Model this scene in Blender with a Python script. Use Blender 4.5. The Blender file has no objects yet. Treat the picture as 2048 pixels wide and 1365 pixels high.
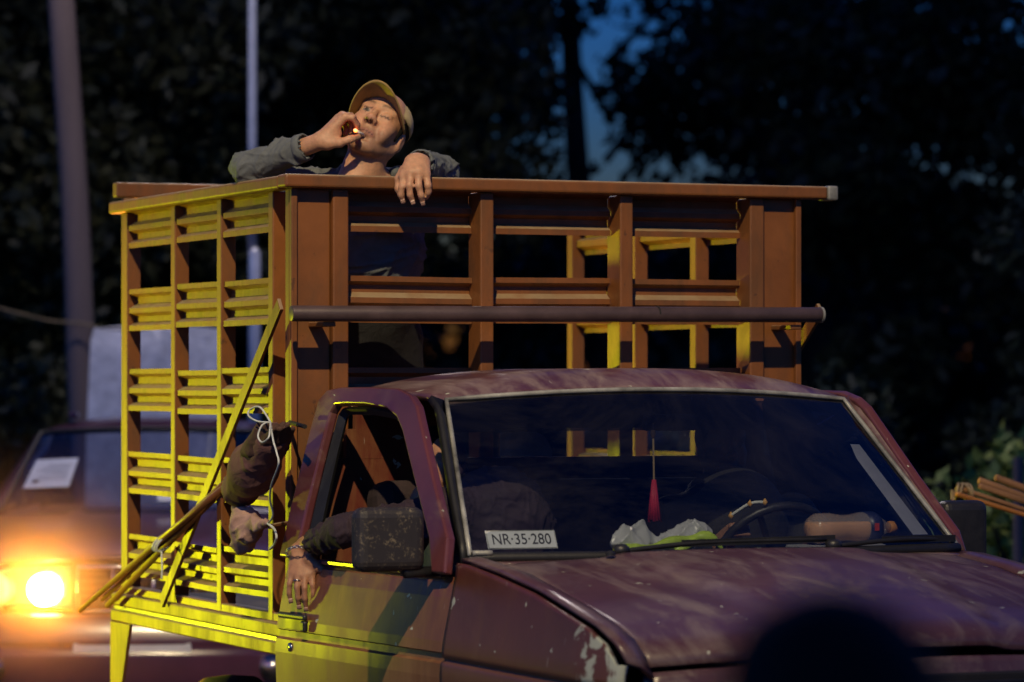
import bpy, bmesh, math, random
import numpy as np
from mathutils import Vector, Matrix

# ------------------------------------------------------------------ camera
SC = bpy.context.scene
COL = SC.collection
cam_d = bpy.data.cameras.new('camera')
cam = bpy.data.objects.new('camera', cam_d)
COL.objects.link(cam)
cam.location = (0, 0, 1.62)
cam.rotation_euler = (math.pi / 2, 0, 0)
cam_d.sensor_width = 36.0
cam_d.lens = 126.8                      # long telephoto
cam_d.shift_y = 0.0403
cam_d.clip_start = 0.1
cam_d.clip_end = 900
cam_d.dof.use_dof = True
cam_d.dof.focus_distance = 10.9
cam_d.dof.aperture_fstop = 2.8
SC.camera = cam

# ------------------------------------------------------------------ dusk sky
world = bpy.data.worlds.new('World')
SC.world = world
world.use_nodes = True
wn = world.node_tree
bg = wn.nodes['Background']
sky = wn.nodes.new('ShaderNodeTexSky')
sky.sky_type = 'NISHITA'
sky.sun_disc = False
sky.sun_elevation = math.radians(0.0)
sky.sun_rotation = math.radians(215)    # the sun has set behind the camera
sky.altitude = 600
sky.dust_density = 0.2
sky.air_density = 0.8
sky.ozone_density = 6.0
wn.links.new(sky.outputs[0], bg.inputs[0])
bg.inputs[1].default_value = 0.48

# ------------------------------------------------------------------ exposure, renderer
SC.view_settings.view_transform = 'Standard'
SC.view_settings.look = 'None'
SC.view_settings.exposure = 0
SC.view_settings.gamma = 1
SC.render.engine = 'CYCLES'
SC.cycles.use_denoising = True
SC.cycles.max_bounces = 8
SC.cycles.transparent_max_bounces = 16
SC.cycles.caustics_reflective = False
SC.cycles.caustics_refractive = False
SC.cycles.sample_clamp_indirect = 4

# ------------------------------------------------------------------ frames
F_PX, CAM_H, HOR, CXP = 7215.0, 1.62, 765.0, 1024.0
TH = math.radians(23)
T_O = Vector((.129, 11.445, 0))
T_M = Matrix.Translation(T_O) @ Matrix.Rotation(TH - math.pi / 2, 4, 'Z')   # truck frame: x forward, y its left
T_I = T_M.inverted()

def at(u, v, d):
    """world point d metres in front of the lens, measured off the photograph"""
    return Vector(((u - CXP) * d / F_PX, d, CAM_H + (HOR - v) * d / F_PX))

def tl(u, v, d):
    return T_I @ at(u, v, d)

# ------------------------------------------------------------------ node helpers
def new_mat(name):
    m = bpy.data.materials.new(name)
    m.use_nodes = True
    return m, m.node_tree.nodes, m.node_tree.links, m.node_tree.nodes['Principled BSDF']

def nd(ns, t, **kw):
    n = ns.new(t)
    for k, v in kw.items():
        setattr(n, k, v)
    return n

def noise(ns, ls, vec, scale, detail=4, rough=.6, dist=0, stretch=None):
    n = ns.new('ShaderNodeTexNoise')
    n.inputs['Scale'].default_value = scale
    n.inputs['Detail'].default_value = detail
    n.inputs['Roughness'].default_value = rough
    n.inputs['Distortion'].default_value = dist
    if stretch:
        mp = ns.new('ShaderNodeMapping')
        mp.inputs['Scale'].default_value = stretch
        ls.new(vec, mp.inputs[0]); vec = mp.outputs[0]
    ls.new(vec, n.inputs['Vector'])
    return n.outputs['Fac']

def ramp(ns, ls, fac, a, b, ca=(0, 0, 0, 1), cb=(1, 1, 1, 1)):
    r = ns.new('ShaderNodeValToRGB')
    r.color_ramp.elements[0].position = a; r.color_ramp.elements[0].color = ca
    r.color_ramp.elements[1].position = b; r.color_ramp.elements[1].color = cb
    ls.new(fac, r.inputs[0])
    return r.outputs[0]

def mixc(ns, ls, fac, a, b):
    m = ns.new('ShaderNodeMix'); m.data_type = 'RGBA'
    for s, v in ((0, fac), (6, a), (7, b)):
        if hasattr(v, 'is_output'):
            ls.new(v, m.inputs[s])
        else:
            m.inputs[s].default_value = v if s == 0 else (*v[:3], 1)
    return m.outputs[2]

def mth(ns, ls, op, a, b=0.0):
    m = ns.new('ShaderNodeMath'); m.operation = op
    for i, v in enumerate((a, b)):
        if hasattr(v, 'is_output'):
            ls.new(v, m.inputs[i])
        else:
            m.inputs[i].default_value = v
    return m.outputs[0]

def bump(ns, ls, b, h, strength=.3, dist=.01):
    n = ns.new('ShaderNodeBump')
    n.inputs['Strength'].default_value = strength
    n.inputs['Distance'].default_value = dist
    ls.new(h, n.inputs['Height'])
    ls.new(n.outputs[0], b.inputs['Normal'])

def simple(name, col, rough=.6, metal=0, var=.25, scale=14, bmp=.15, spec=.5, stretch=None):
    """a plain material with a little uneven colour, gloss and relief"""
    m, ns, ls, b = new_mat(name)
    tc = ns.new('ShaderNodeTexCoord')
    f = noise(ns, ls, tc.outputs['Object'], scale, 5, .62, .2, stretch)
    lo = tuple(c * (1 - var) for c in col); hi = tuple(min(1, c * (1 + var)) for c in col)
    ls.new(ramp(ns, ls, f, .3, .72, (*lo, 1), (*hi, 1)), b.inputs['Base Color'])
    b.inputs['Roughness'].default_value = rough
    b.inputs['Metallic'].default_value = metal
    b.inputs['Specular IOR Level'].default_value = spec
    if bmp:
        bump(ns, ls, b, noise(ns, ls, tc.outputs['Object'], scale * 6, 3, .6, 0, stretch), bmp, .003)
    return m

MAT = {}

def rack_paint():
    m, ns, ls, b = new_mat('oxide_rack_paint')
    tc = ns.new('ShaderNodeTexCoord'); o = tc.outputs['Object']
    oi = ns.new('ShaderNodeObjectInfo'); va = ns.new('ShaderNodeVectorMath'); va.operation = 'MULTIPLY_ADD'
    ls.new(oi.outputs['Random'], va.inputs[0]); va.inputs[1].default_value = (9, 7, 5); ls.new(o, va.inputs[2]); o = va.outputs[0]
    c = ramp(ns, ls, noise(ns, ls, o, 5, 6, .65, .3), .3, .72, (.18, .064, .016, 1), (.27, .098, .026, 1))
    dirt = ramp(ns, ls, noise(ns, ls, o, 6, 7, .72, .6, (1, 1, .3)), .44, .70)
    c = mixc(ns, ls, mth(ns, ls, 'MULTIPLY', dirt, .75), c, (.085, .044, .019))
    chip = ramp(ns, ls, noise(ns, ls, o, 24, 4, .65), .66, .69)
    c = mixc(ns, ls, mth(ns, ls, 'MULTIPLY', chip, .7), c, (.08, .035, .015))
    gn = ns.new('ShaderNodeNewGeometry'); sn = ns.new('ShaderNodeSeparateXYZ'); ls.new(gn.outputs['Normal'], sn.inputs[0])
    dust_highlight = mth(ns, ls, 'MULTIPLY', ramp(ns, ls, sn.outputs[2], .25, .6), ramp(ns, ls, noise(ns, ls, o, 14, 4), .3, .6, (.45,) * 3 + (1,), (.85,) * 3 + (1,)))
    c = mixc(ns, ls, dust_highlight, c, (.36, .27, .16))            # pale tan on up-facing ledges: road dust, plus their lit highlights painted in
    ls.new(c, b.inputs['Base Color'])
    ls.new(ramp(ns, ls, dirt, 0, 1, (.42,) * 3 + (1,), (.7,) * 3 + (1,)), b.inputs['Roughness'])
    bump(ns, ls, b, noise(ns, ls, o, 60, 4), .18, .003)
    return m

def body_paint(name, base, dust_col, dust_lo, dust_hi, faded, side=False, primer=False):
    """old maroon paint: chalky fade, streaked dust, chips down to pale primer"""
    m, ns, ls, b = new_mat(name)
    tc = ns.new('ShaderNodeTexCoord'); o = tc.outputs['Object']
    sep = ns.new('ShaderNodeSeparateXYZ'); ls.new(o, sep.inputs[0])
    c = ramp(ns, ls, noise(ns, ls, o, 3.2, 6, .65, .4), .3, .75, tuple(x * .78 for x in base) + (1,), tuple(min(1, x * 1.25) for x in base) + (1,))
    fade = ramp(ns, ls, noise(ns, ls, o, 2.6, 7, .72, 1.4, (1, .6, 1)), .50, .68)
    c = mixc(ns, ls, mth(ns, ls, 'MULTIPLY', fade, .35), c, faded)
    st = (2.6, 2.6, .35) if side else (.6, 2.2, 2.2)
    dust = ramp(ns, ls, noise(ns, ls, o, 3.0, 7, .68, .5, st), dust_lo, dust_hi)
    if side:
        low = ns.new('ShaderNodeMapRange')
        low.inputs[1].default_value = 1.14; low.inputs[2].default_value = .78
        ls.new(sep.outputs[2], low.inputs[0])
        dust = mth(ns, ls, 'MINIMUM', mth(ns, ls, 'ADD', mth(ns, ls, 'MULTIPLY', dust, .75), mth(ns, ls, 'MULTIPLY', low.outputs[0], .45)), 1)
    c = mixc(ns, ls, dust if side else mth(ns, ls, 'MULTIPLY', dust, .75), c, dust_col)
    chip = ramp(ns, ls, noise(ns, ls, o, 17, 3, .55, .3), .71, .72)
    c = mixc(ns, ls, chip, c, (.50, .52, .40))
    scr = ramp(ns, ls, noise(ns, ls, o, 30, 2, .5, .2, (.25, 3, 3) if not side else (3, 3, .3)), .735, .76)
    c = mixc(ns, ls, mth(ns, ls, 'MULTIPLY', scr, .45), c, (.42, .36, .31))
    if primer:                                        # the nose of the fender is scraped to primer
        nx = ns.new('ShaderNodeMapRange'); nx.inputs[1].default_value = 2.02; nx.inputs[2].default_value = 2.26
        ls.new(sep.outputs[0], nx.inputs[0])
        pf = mth(ns, ls, 'ADD', mth(ns, ls, 'MULTIPLY', nx.outputs[0], .34), noise(ns, ls, o, 11, 4, .6, .6))
        c = mixc(ns, ls, ramp(ns, ls, pf, .80, .84), c, (.47, .50, .37))
    ls.new(c, b.inputs['Base Color'])
    ls.new(ramp(ns, ls, dust, 0, 1, (.30,) * 3 + (1,), (.62,) * 3 + (1,)), b.inputs['Roughness'])
    b.inputs['Coat Weight'].default_value = .05 if side else .25
    b.inputs['Coat Roughness'].default_value = .25
    bump(ns, ls, b, mth(ns, ls, 'ADD', noise(ns, ls, o, 4, 3), mth(ns, ls, 'MULTIPLY', chip, -.25)), .12, .02)
    return m

def glass_mat(name, tint, rough=.02, f0=1.5, dirt=0):
    m, ns, ls, b = new_mat(name)
    ns.remove(b)
    out = ns['Material Output']
    tr = ns.new('ShaderNodeBsdfTransparent'); tr.inputs[0].default_value = (*tint, 1)
    gl = ns.new('ShaderNodeBsdfGlossy'); gl.inputs['Roughness'].default_value = rough
    fr = ns.new('ShaderNodeFresnel'); fr.inputs[0].default_value = f0
    mx = ns.new('ShaderNodeMixShader')
    ls.new(fr.outputs[0], mx.inputs[0]); ls.new(tr.outputs[0], mx.inputs[1]); ls.new(gl.outputs[0], mx.inputs[2])
    res = mx.outputs[0]
    if dirt:                                          # a film of dust, wiped unevenly
        tc = ns.new('ShaderNodeTexCoord')
        f = ramp(ns, ls, noise(ns, ls, tc.outputs['Object'], 2.2, 6, .7, 1.2, (1, .5, 1.6)), .42, .75, (0, 0, 0, 1), (dirt,) * 3 + (1,))
        df = ns.new('ShaderNodeBsdfDiffuse'); df.inputs[0].default_value = (.45, .42, .42, 1)
        m2 = ns.new('ShaderNodeMixShader'); ls.new(f, m2.inputs[0]); ls.new(res, m2.inputs[1]); ls.new(df.outputs[0], m2.inputs[2]); res = m2.outputs[0]
    ls.new(res, out.inputs[0])
    return m

def emit_mat(name, col, st):
    m, ns, ls, b = new_mat(name)
    b.inputs['Base Color'].default_value = (.8, .8, .8, 1)
    b.inputs['Emission Color'].default_value = (*col, 1)
    b.inputs['Emission Strength'].default_value = st
    return m

def vcol_mat(name, rough, sss=0, bscale=0, bstr=.2, spec=.5):
    m, ns, ls, b = new_mat(name)
    a = ns.new('ShaderNodeAttribute'); a.attribute_name = 'tone'
    tc = ns.new('ShaderNodeTexCoord')
    f = ramp(ns, ls, noise(ns, ls, tc.outputs['Object'], 60, 5, .7), .3, .7, (.80, .76, .74, 1), (1.14, 1.08, 1.06, 1))
    mm = ns.new('ShaderNodeMix'); mm.data_type = 'RGBA'; mm.blend_type = 'MULTIPLY'; mm.inputs[0].default_value = 1
    ls.new(a.outputs['Color'], mm.inputs[6]); ls.new(f, mm.inputs[7])
    ls.new(mm.outputs[2], b.inputs['Base Color'])
    b.inputs['Roughness'].default_value = rough
    b.inputs['Specular IOR Level'].default_value = spec
    if sss:
        b.inputs['Subsurface Weight'].default_value = sss
        b.inputs['Subsurface Radius'].default_value = (.012, .005, .003)
        b.inputs['Subsurface Scale'].default_value = .5
    if bscale:
        bump(ns, ls, b, noise(ns, ls, tc.outputs['Object'], bscale, 4), bstr, .003)
    return m

def cloth_mat(name, col, stripe=None, sscale=90, rough=.85):
    m, ns, ls, b = new_mat(name)
    tc = ns.new('ShaderNodeTexCoord'); o = tc.outputs['Object']
    f = noise(ns, ls, o, 12, 6, .6, .4)
    c = ramp(ns, ls, f, .3, .7, tuple(x * .75 for x in col) + (1,), tuple(x * 1.2 for x in col) + (1,))
    if stripe:
        w = ns.new('ShaderNodeTexWave'); w.bands_direction = 'Y'; w.inputs['Scale'].default_value = sscale / 6.28
        w.inputs['Distortion'].default_value = 1.5; w.inputs['Detail'].default_value = 2
        ls.new(o, w.inputs[0])
        c = mixc(ns, ls, ramp(ns, ls, w.outputs['Fac'], .45, .75), c, stripe)
    ls.new(c, b.inputs['Base Color'])
    b.inputs['Roughness'].default_value = rough
    bump(ns, ls, b, noise(ns, ls, o, 16, 4, .6, 1.0), .5, .012)
    return m

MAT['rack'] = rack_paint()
MAT['panel'] = body_paint('faded_maroon_paint', (.105, .046, .052), (.30, .235, .19), .48, .74, (.20, .135, .14))
MAT['roofp'] = body_paint('chalky_maroon_roof', (.11, .045, .055), (.36, .275, .235), .42, .66, (.24, .155, .15))
MAT['side'] = body_paint('dusty_maroon_side', (.13, .03, .022), (.30, .165, .060), .44, .74, (.22, .09, .05), side=True)
MAT['fender'] = body_paint('scraped_maroon_fender', (.10, .024, .018), (.22, .12, .055), .56, .84, (.16, .065, .045), side=True, primer=True)
MAT['frame_paint'] = body_paint('door_frame_paint', (.12, .034, .038), (.24, .15, .11), .54, .80, (.18, .085, .08))
MAT['rubber'] = simple('black_rubber', (.012, .012, .013), .55, var=.4)
MAT['plastic'] = simple('worn_black_plastic', (.018, .018, .02), .45, var=.5, scale=20)
MAT['dark'] = simple('dark_cab_trim', (.014, .013, .014), .8, var=.4)
MAT['seat'] = simple('dark_seat_cloth', (.03, .018, .02), .9, var=.4)
MAT['chrome'] = simple('dull_chrome', (.55, .55, .56), .25, 1, var=.15)
MAT['trim'] = simple('weathered_pale_trim', (.30, .30, .27), .45, .2, var=.75, scale=7)
MAT['chassis'] = simple('dark_chassis_steel', (.02, .018, .017), .7, .3)
MAT['tyre'] = simple('tyre_rubber', (.015, .015, .015), .85)
MAT['floor'] = simple('bed_floor_steel', (.06, .045, .04), .6, .2)
MAT['pipe'] = simple('dark_painted_pipe', (.085, .055, .055), .45, .1, var=.3, scale=9)
MAT['wind'] = glass_mat('windshield_glass', (.70, .75, .84), .015, 1.75, .03)
MAT['glass'] = glass_mat('window_glass', (.75, .78, .8))
MAT['strip'] = glass_mat('blue_sun_strip', (.10, .13, .30), .05)
MAT['white_card'] = simple('white_card', (.70, .72, .76), .6, var=.06, bmp=.05)
MAT['ink'] = simple('black_ink', (.02, .02, .03), .6, bmp=0)
MAT['nail'] = simple('finger_nail', (.50, .31, .23), .3, var=.05, bmp=0)
MAT['silver'] = simple('silver_chain', (.7, .7, .68), .25, 1, bmp=0)
MAT['skin'] = vcol_mat('weathered_skin', .55, .14, 130, .22)
MAT['hair'] = simple('dark_hair', (.008, .007, .006), .65, var=.5, scale=60, bmp=.8, spec=.12, stretch=(1, 1, .3))
MAT['shirt'] = cloth_mat('grey_striped_shirt', (.145, .16, .165), (.10, .11, .115), 1500)
MAT['trousers'] = cloth_mat('dark_trousers', (.010, .010, .013))
MAT['navy'] = cloth_mat('dark_navy_jacket', (.030, .016, .028))
MAT['black_cloth'] = cloth_mat('black_cloth', (.012, .012, .013))
MAT['cap'] = simple('tan_cap_cloth', (.60, .47, .24), .85, var=.12, scale=40)
MAT['visor'] = simple('brown_visor_cloth', (.36, .24, .085), .85, var=.12, scale=40)
MAT['paper'] = simple('cigarette_paper', (.8, .78, .74), .7, bmp=0)
MAT['ember'] = emit_mat('glowing_ember', (1, .16, .02), 6)
MAT['wood'] = simple('weathered_wood', (.30, .15, .065), .75, var=.4, scale=8, stretch=(.15, 1, 1))
MAT['orange'] = simple('orange_painted_steel', (.42, .16, .03), .5, var=.3)
MAT['rope'] = simple('hemp_rope', (.30, .22, .12), .9)
MAT['string'] = simple('pale_string', (.58, .60, .58), .8, bmp=0)
MAT['sack'] = cloth_mat('brown_felt_sack', (.15, .068, .060))
MAT['sackrim'] = cloth_mat('dark_gathered_cloth', (.085, .042, .03))
MAT['bagcloth'] = cloth_mat('beige_cloth_bag', (.40, .25, .20))
MAT['tarp'] = cloth_mat('white_tarp', (.80, .80, .84))
MAT['bark'] = simple('dark_bark', (.05, .038, .035), .9, var=.4, scale=6, bmp=.8)
MAT['polewood'] = simple('weathered_pole_wood', (.17, .125, .12), .85, var=.3, scale=5, stretch=(1, 1, .1))
MAT['steelpole'] = simple('galvanised_pole', (.72, .72, .76), .38, .2, var=.12)

# ------------------------------------------------------------------ mesh helpers
class MB:
    """collects shapes; build() links them as ONE mesh object"""
    def __init__(s):
        s.v = []; s.f = []
    def add(s, vs, fs):
        o = len(s.v)
        s.v += [tuple(p) for p in vs]
        s.f += [tuple(i + o for i in f) for f in fs]
        return s
    def box(s, c, size, rot=None):
        hx, hy, hz = (d / 2 for d in size)
        vs = [Vector((x, y, z)) for x in (-hx, hx) for y in (-hy, hy) for z in (-hz, hz)]
        if rot is not None:
            vs = [rot @ p for p in vs]
        c = Vector(c)
        return s.add([p + c for p in vs], [(0, 1, 3, 2), (4, 6, 7, 5), (0, 4, 5, 1), (2, 3, 7, 6), (0, 2, 6, 4), (1, 5, 7, 3)])
    def bb(s, x0, x1, y0, y1, z0, z1):
        return s.box(((x0 + x1) / 2, (y0 + y1) / 2, (z0 + z1) / 2), (abs(x1 - x0), abs(y1 - y0), abs(z1 - z0)))
    def bar(s, a, b, w, t, up=(0, 0, 1)):
        """flat bar from a to b: width w (in the plane holding up), thickness t"""
        a = Vector(a); b = Vector(b); d = (b - a); L = d.length; d.normalize()
        side = d.cross(Vector(up)).normalized(); u = side.cross(d).normalized()
        rot = Matrix((d, side, u)).transposed()
        return s.box((a + b) / 2, (L, t, w), rot)
    def tube(s, pts, r, n=10, cap=True):
        pts = [Vector(p) for p in pts]
        rs = r if isinstance(r, (list, tuple)) else [r] * len(pts)
        rings = []; ref = None
        for i, p in enumerate(pts):
            d = (pts[min(i + 1, len(pts) - 1)] - pts[max(i - 1, 0)]).normalized()
            if ref is None:
                ref = d.orthogonal().normalized()
            ref = (ref - d * ref.dot(d)).normalized()
            b2 = d.cross(ref)
            rings.append([p + (ref * math.cos(2 * math.pi * k / n) + b2 * math.sin(2 * math.pi * k / n)) * rs[i] for k in range(n)])
        fs = []
        for i in range(len(rings) - 1):
            for k in range(n):
                k2 = (k + 1) % n
                fs.append((i * n + k, i * n + k2, (i + 1) * n + k2, (i + 1) * n + k))
        if cap:
            fs.append(tuple(range(n - 1, -1, -1)))
            fs.append(tuple((len(rings) - 1) * n + k for k in range(n)))
        return s.add([p for r_ in rings for p in r_], fs)
    def grid(s, fn, nu, nv):
        vs = [fn(i / nu, j / nv) for i in range(nu + 1) for j in range(nv + 1)]
        fs = [(i * (nv + 1) + j, (i + 1) * (nv + 1) + j, (i + 1) * (nv + 1) + j + 1, i * (nv + 1) + j + 1) for i in range(nu) for j in range(nv)]
        return s.add(vs, fs)
    def lathe(s, prof, c=(0, 0, 0), axis='z', n=24):
        """prof: (radius, height) pairs"""
        c = Vector(c); vs = []
        for r, h in prof:
            for k in range(n):
                a = 2 * math.pi * k / n
                p = (r * math.cos(a), r * math.sin(a), h)
                if axis == 'y': p = (p[0], p[2], p[1])
                if axis == 'x': p = (p[2], p[0], p[1])
                vs.append(c + Vector(p))
        fs = [(i * n + k, i * n + (k + 1) % n, (i + 1) * n + (k + 1) % n, (i + 1) * n + k) for i in range(len(prof) - 1) for k in range(n)]
        fs.append(tuple(range(n - 1, -1, -1))); fs.append(tuple((len(prof) - 1) * n + k for k in range(n)))
        return s.add(vs, fs)
    def prism(s, poly, off):
        """poly: 3-D points of one face, off: extrusion vector"""
        n = len(poly); off = Vector(off)
        vs = [Vector(p) for p in poly] + [Vector(p) + off for p in poly]
        return s.add(vs, [tuple(range(n - 1, -1, -1)), tuple(range(n, 2 * n))] + [(i, (i + 1) % n, n + (i + 1) % n, n + i) for i in range(n)])
    def build(s, name, mat, parent=None, bevel=0, smooth=False, solid=0, sub=0, segs=2):
        me = bpy.data.meshes.new(name)
        me.from_pydata(s.v, [], s.f)
        bm = bmesh.new(); bm.from_mesh(me)
        bmesh.ops.remove_doubles(bm, verts=bm.verts, dist=1e-6)
        bmesh.ops.recalc_face_normals(bm, faces=bm.faces)
        bm.to_mesh(me); bm.free()
        return link(name, me, mat, parent, bevel, smooth, solid, sub, segs)

def link(name, me, mat, parent=None, bevel=0, smooth=False, solid=0, sub=0, segs=2):
    o = bpy.data.objects.new(name, me)
    COL.objects.link(o)
    if mat is not None:
        me.materials.append(MAT[mat] if isinstance(mat, str) else mat)
    if smooth:
        me.polygons.foreach_set('use_smooth', [True] * len(me.polygons))
    if solid:
        md = o.modifiers.new('thickness', 'SOLIDIFY'); md.thickness = abs(solid); md.offset = -1 if solid > 0 else 1
    if sub:
        md = o.modifiers.new('round', 'SUBSURF'); md.levels = sub; md.render_levels = sub
    if bevel:
        md = o.modifiers.new('edge', 'BEVEL'); md.width = bevel; md.segments = segs; md.limit_method = 'ANGLE'
        md.angle_limit = math.radians(40)
    if parent is not None:
        o.parent = parent
    return o

def empty(name, loc=(0, 0, 0), rz=0):
    o = bpy.data.objects.new(name, None)
    COL.objects.link(o)
    o.location = loc; o.rotation_euler = (0, 0, rz); o.empty_display_size = .2
    return o

def tag(o, label, cat, group=None):
    o['label'] = label; o['category'] = cat
    if group: o['group'] = group
    return o

def copy_tree(o, parent=None):
    c = o.copy(); COL.objects.link(c); c.parent = parent
    for ch in [x for x in o.children]:
        copy_tree(ch, c)
    return c

def copy_part(o, parent, loc):
    c = o.copy(); COL.objects.link(c); c.parent = parent; c.location = loc
    return c

def catmull(pts, n=8):
    pts = [Vector(p) for p in pts]; out = []
    for i in range(len(pts) - 1):
        p0 = pts[max(i - 1, 0)]; p1 = pts[i]; p2 = pts[i + 1]; p3 = pts[min(i + 2, len(pts) - 1)]
        for k in range(n):
            t = k / n
            out.append(.5 * ((2 * p1) + (p2 - p0) * t + (2 * p0 - 5 * p1 + 4 * p2 - p3) * t * t + (3 * p1 - p0 - 3 * p2 + p3) * t ** 3))
    out.append(pts[-1])
    return out

# ------------------------------------------------------------------ organic surfaces (distance fields -> mesh)
class Field:
    """smooth unions and cuts of ellipsoids and tapered capsules, meshed by surface nets"""
    def __init__(s, lo, hi, h):
        s.h = h; s.lo = np.array(lo, np.float32)
        s.n = np.ceil((np.array(hi) - np.array(lo)) / h).astype(int) + 1
        s.D = np.full(s.n, 1.0, np.float32)
    def _sub(s, lo, hi):
        a = np.clip(np.floor((np.array(lo) - s.lo) / s.h).astype(int), 0, s.n)
        b = np.clip(np.ceil((np.array(hi) - s.lo) / s.h).astype(int) + 1, 0, s.n)
        if np.any(b <= a): return None, None
        ax = [s.lo[i] + s.h * np.arange(a[i], b[i], dtype=np.float32) for i in range(3)]
        return tuple(slice(a[i], b[i]) for i in range(3)), (ax[0][:, None, None], ax[1][None, :, None], ax[2][None, None, :])
    def _comb(s, sl, d, op, k):
        A = s.D[sl]
        if op == 'u':
            if k > 0:
                hh = np.maximum(k - np.abs(A - d), 0) / k
                s.D[sl] = np.minimum(A, d) - hh * hh * k * .25
            else:
                s.D[sl] = np.minimum(A, d)
        else:
            d = -d
            if k > 0:
                hh = np.maximum(k - np.abs(A - d), 0) / k
                s.D[sl] = np.maximum(A, d) + hh * hh * k * .25
            else:
                s.D[sl] = np.maximum(A, d)
    def cap(s, a, b, ra, rb=None, op='u', k=.01):
        rb = ra if rb is None else rb
        a = np.array(a, np.float32); b = np.array(b, np.float32); R = max(ra, rb) + k + 3 * s.h
        sl, g = s._sub(np.minimum(a, b) - R, np.maximum(a, b) + R)
        if sl is None: return s
        d = b - a; L = float(d @ d) + 1e-12
        px, py, pz = g[0] - a[0], g[1] - a[1], g[2] - a[2]
        t = np.clip((px * d[0] + py * d[1] + pz * d[2]) / L, 0, 1)
        dd = np.sqrt((px - t * d[0]) ** 2 + (py - t * d[1]) ** 2 + (pz - t * d[2]) ** 2) - (ra + (rb - ra) * t)
        s._comb(sl, dd, op, k); return s
    def chain(s, pts, rs, op='u', k=.01):
        for i in range(len(pts) - 1):
            s.cap(pts[i], pts[i + 1], rs[i], rs[i + 1], op, k if i == 0 else min(k, .012))
        return s
    def ell(s, c, r, R=None, op='u', k=.01):
        c = np.array(c, np.float32); r = np.array(r, np.float32); m = float(r.max()) + k + 3 * s.h
        sl, g = s._sub(c - m, c + m)
        if sl is None: return s
        p = [g[0] - c[0], g[1] - c[1], g[2] - c[2]]
        if R is not None:
            R = np.array(R, np.float32)     # columns = ellipsoid axes
            p = [p[0] * R[0, i] + p[1] * R[1, i] + p[2] * R[2, i] for i in range(3)]
        k0 = np.sqrt((p[0] / r[0]) ** 2 + (p[1] / r[1]) ** 2 + (p[2] / r[2]) ** 2)
        k1 = np.sqrt((p[0] / r[0] ** 2) ** 2 + (p[1] / r[1] ** 2) ** 2 + (p[2] / r[2] ** 2) ** 2)
        s._comb(sl, k0 * (k0 - 1) / np.maximum(k1, 1e-6), op, k); return s
    def half(s, n, d, op='s', k=.0):
        """cut (or keep) the half space n.p > d"""
        sl, g = s._sub(s.lo, s.lo + s.h * s.n)
        n = np.array(n, np.float32)
        s._comb(sl, d - (g[0] * n[0] + g[1] * n[1] + g[2] * n[2]), op, k); return s
    def mesh(s):
        D = s.D; S = D < 0
        m = np.zeros([x - 1 for x in D.shape], np.uint8)
        for i in (0, 1):
            for j in (0, 1):
                for k in (0, 1):
                    m += S[i:D.shape[0] - 1 + i, j:D.shape[1] - 1 + j, k:D.shape[2] - 1 + k]
        idx = np.argwhere((m > 0) & (m < 8))
        num = np.full(m.shape, -1, np.int32)
        num[idx[:, 0], idx[:, 1], idx[:, 2]] = np.arange(len(idx))
        corners = [(i, j, k) for i in (0, 1) for j in (0, 1) for k in (0, 1)]
        val = {c: D[idx[:, 0] + c[0], idx[:, 1] + c[1], idx[:, 2] + c[2]] for c in corners}
        acc = np.zeros((len(idx), 3), np.float32); cnt = np.zeros(len(idx), np.float32)
        for c in corners:
            for ax in range(3):
                if c[ax] == 0:
                    c2 = list(c); c2[ax] = 1; c2 = tuple(c2)
                    a, b = val[c], val[c2]; x = (a < 0) != (b < 0)
                    t = np.where(x, a / np.where(x, a - b, 1), 0)
                    p = np.tile(np.array(c, np.float32), (len(idx), 1)); p[:, ax] += t
                    acc[x] += p[x]; cnt[x] += 1
        V = s.lo + (idx + acc / cnt[:, None]) * s.h
        quads = []
        for ax in range(3):
            o = [a for a in range(3) if a != ax]
            sl1 = [slice(None)] * 3; sl2 = [slice(None)] * 3
            sl1[ax] = slice(0, D.shape[ax] - 1); sl2[ax] = slice(1, None)
            A = S[tuple(sl1)]; B = S[tuple(sl2)]
            e = np.argwhere(A != B)
            e = e[(e[:, o[0]] > 0) & (e[:, o[1]] > 0) & (e[:, o[0]] < D.shape[o[0]] - 1) & (e[:, o[1]] < D.shape[o[1]] - 1)]
            flip = A[e[:, 0], e[:, 1], e[:, 2]]
            if ax == 1: flip = ~flip
            q = []
            for da, db in ((1, 1), (0, 1), (0, 0), (1, 0)):
                c = e.copy(); c[:, o[0]] -= da; c[:, o[1]] -= db
                q.append(num[c[:, 0], c[:, 1], c[:, 2]])
            q = np.stack(q, 1); q[~flip] = q[~flip][:, ::-1]
            quads.append(q)
        Q = np.concatenate(quads); Q = Q[(Q >= 0).all(1)]
        return V, Q

def smooth_mesh(V, Q, it=1, lam=.5):
    for _ in range(it):
        acc = np.zeros_like(V); cnt = np.zeros(len(V), np.float32)
        for a in range(4):
            for b in ((a + 1) % 4, (a + 3) % 4):
                np.add.at(acc, Q[:, a], V[Q[:, b]]); np.add.at(cnt, Q[:, a], 1)
        V = V + lam * (acc / np.maximum(cnt, 1)[:, None] - V)
    return V

def normals(V, Q):
    n = np.cross(V[Q[:, 2]] - V[Q[:, 0]], V[Q[:, 3]] - V[Q[:, 1]])
    N = np.zeros_like(V)
    for a in range(4): np.add.at(N, Q[:, a], n)
    return N / np.maximum(np.linalg.norm(N, axis=1), 1e-9)[:, None]

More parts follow.
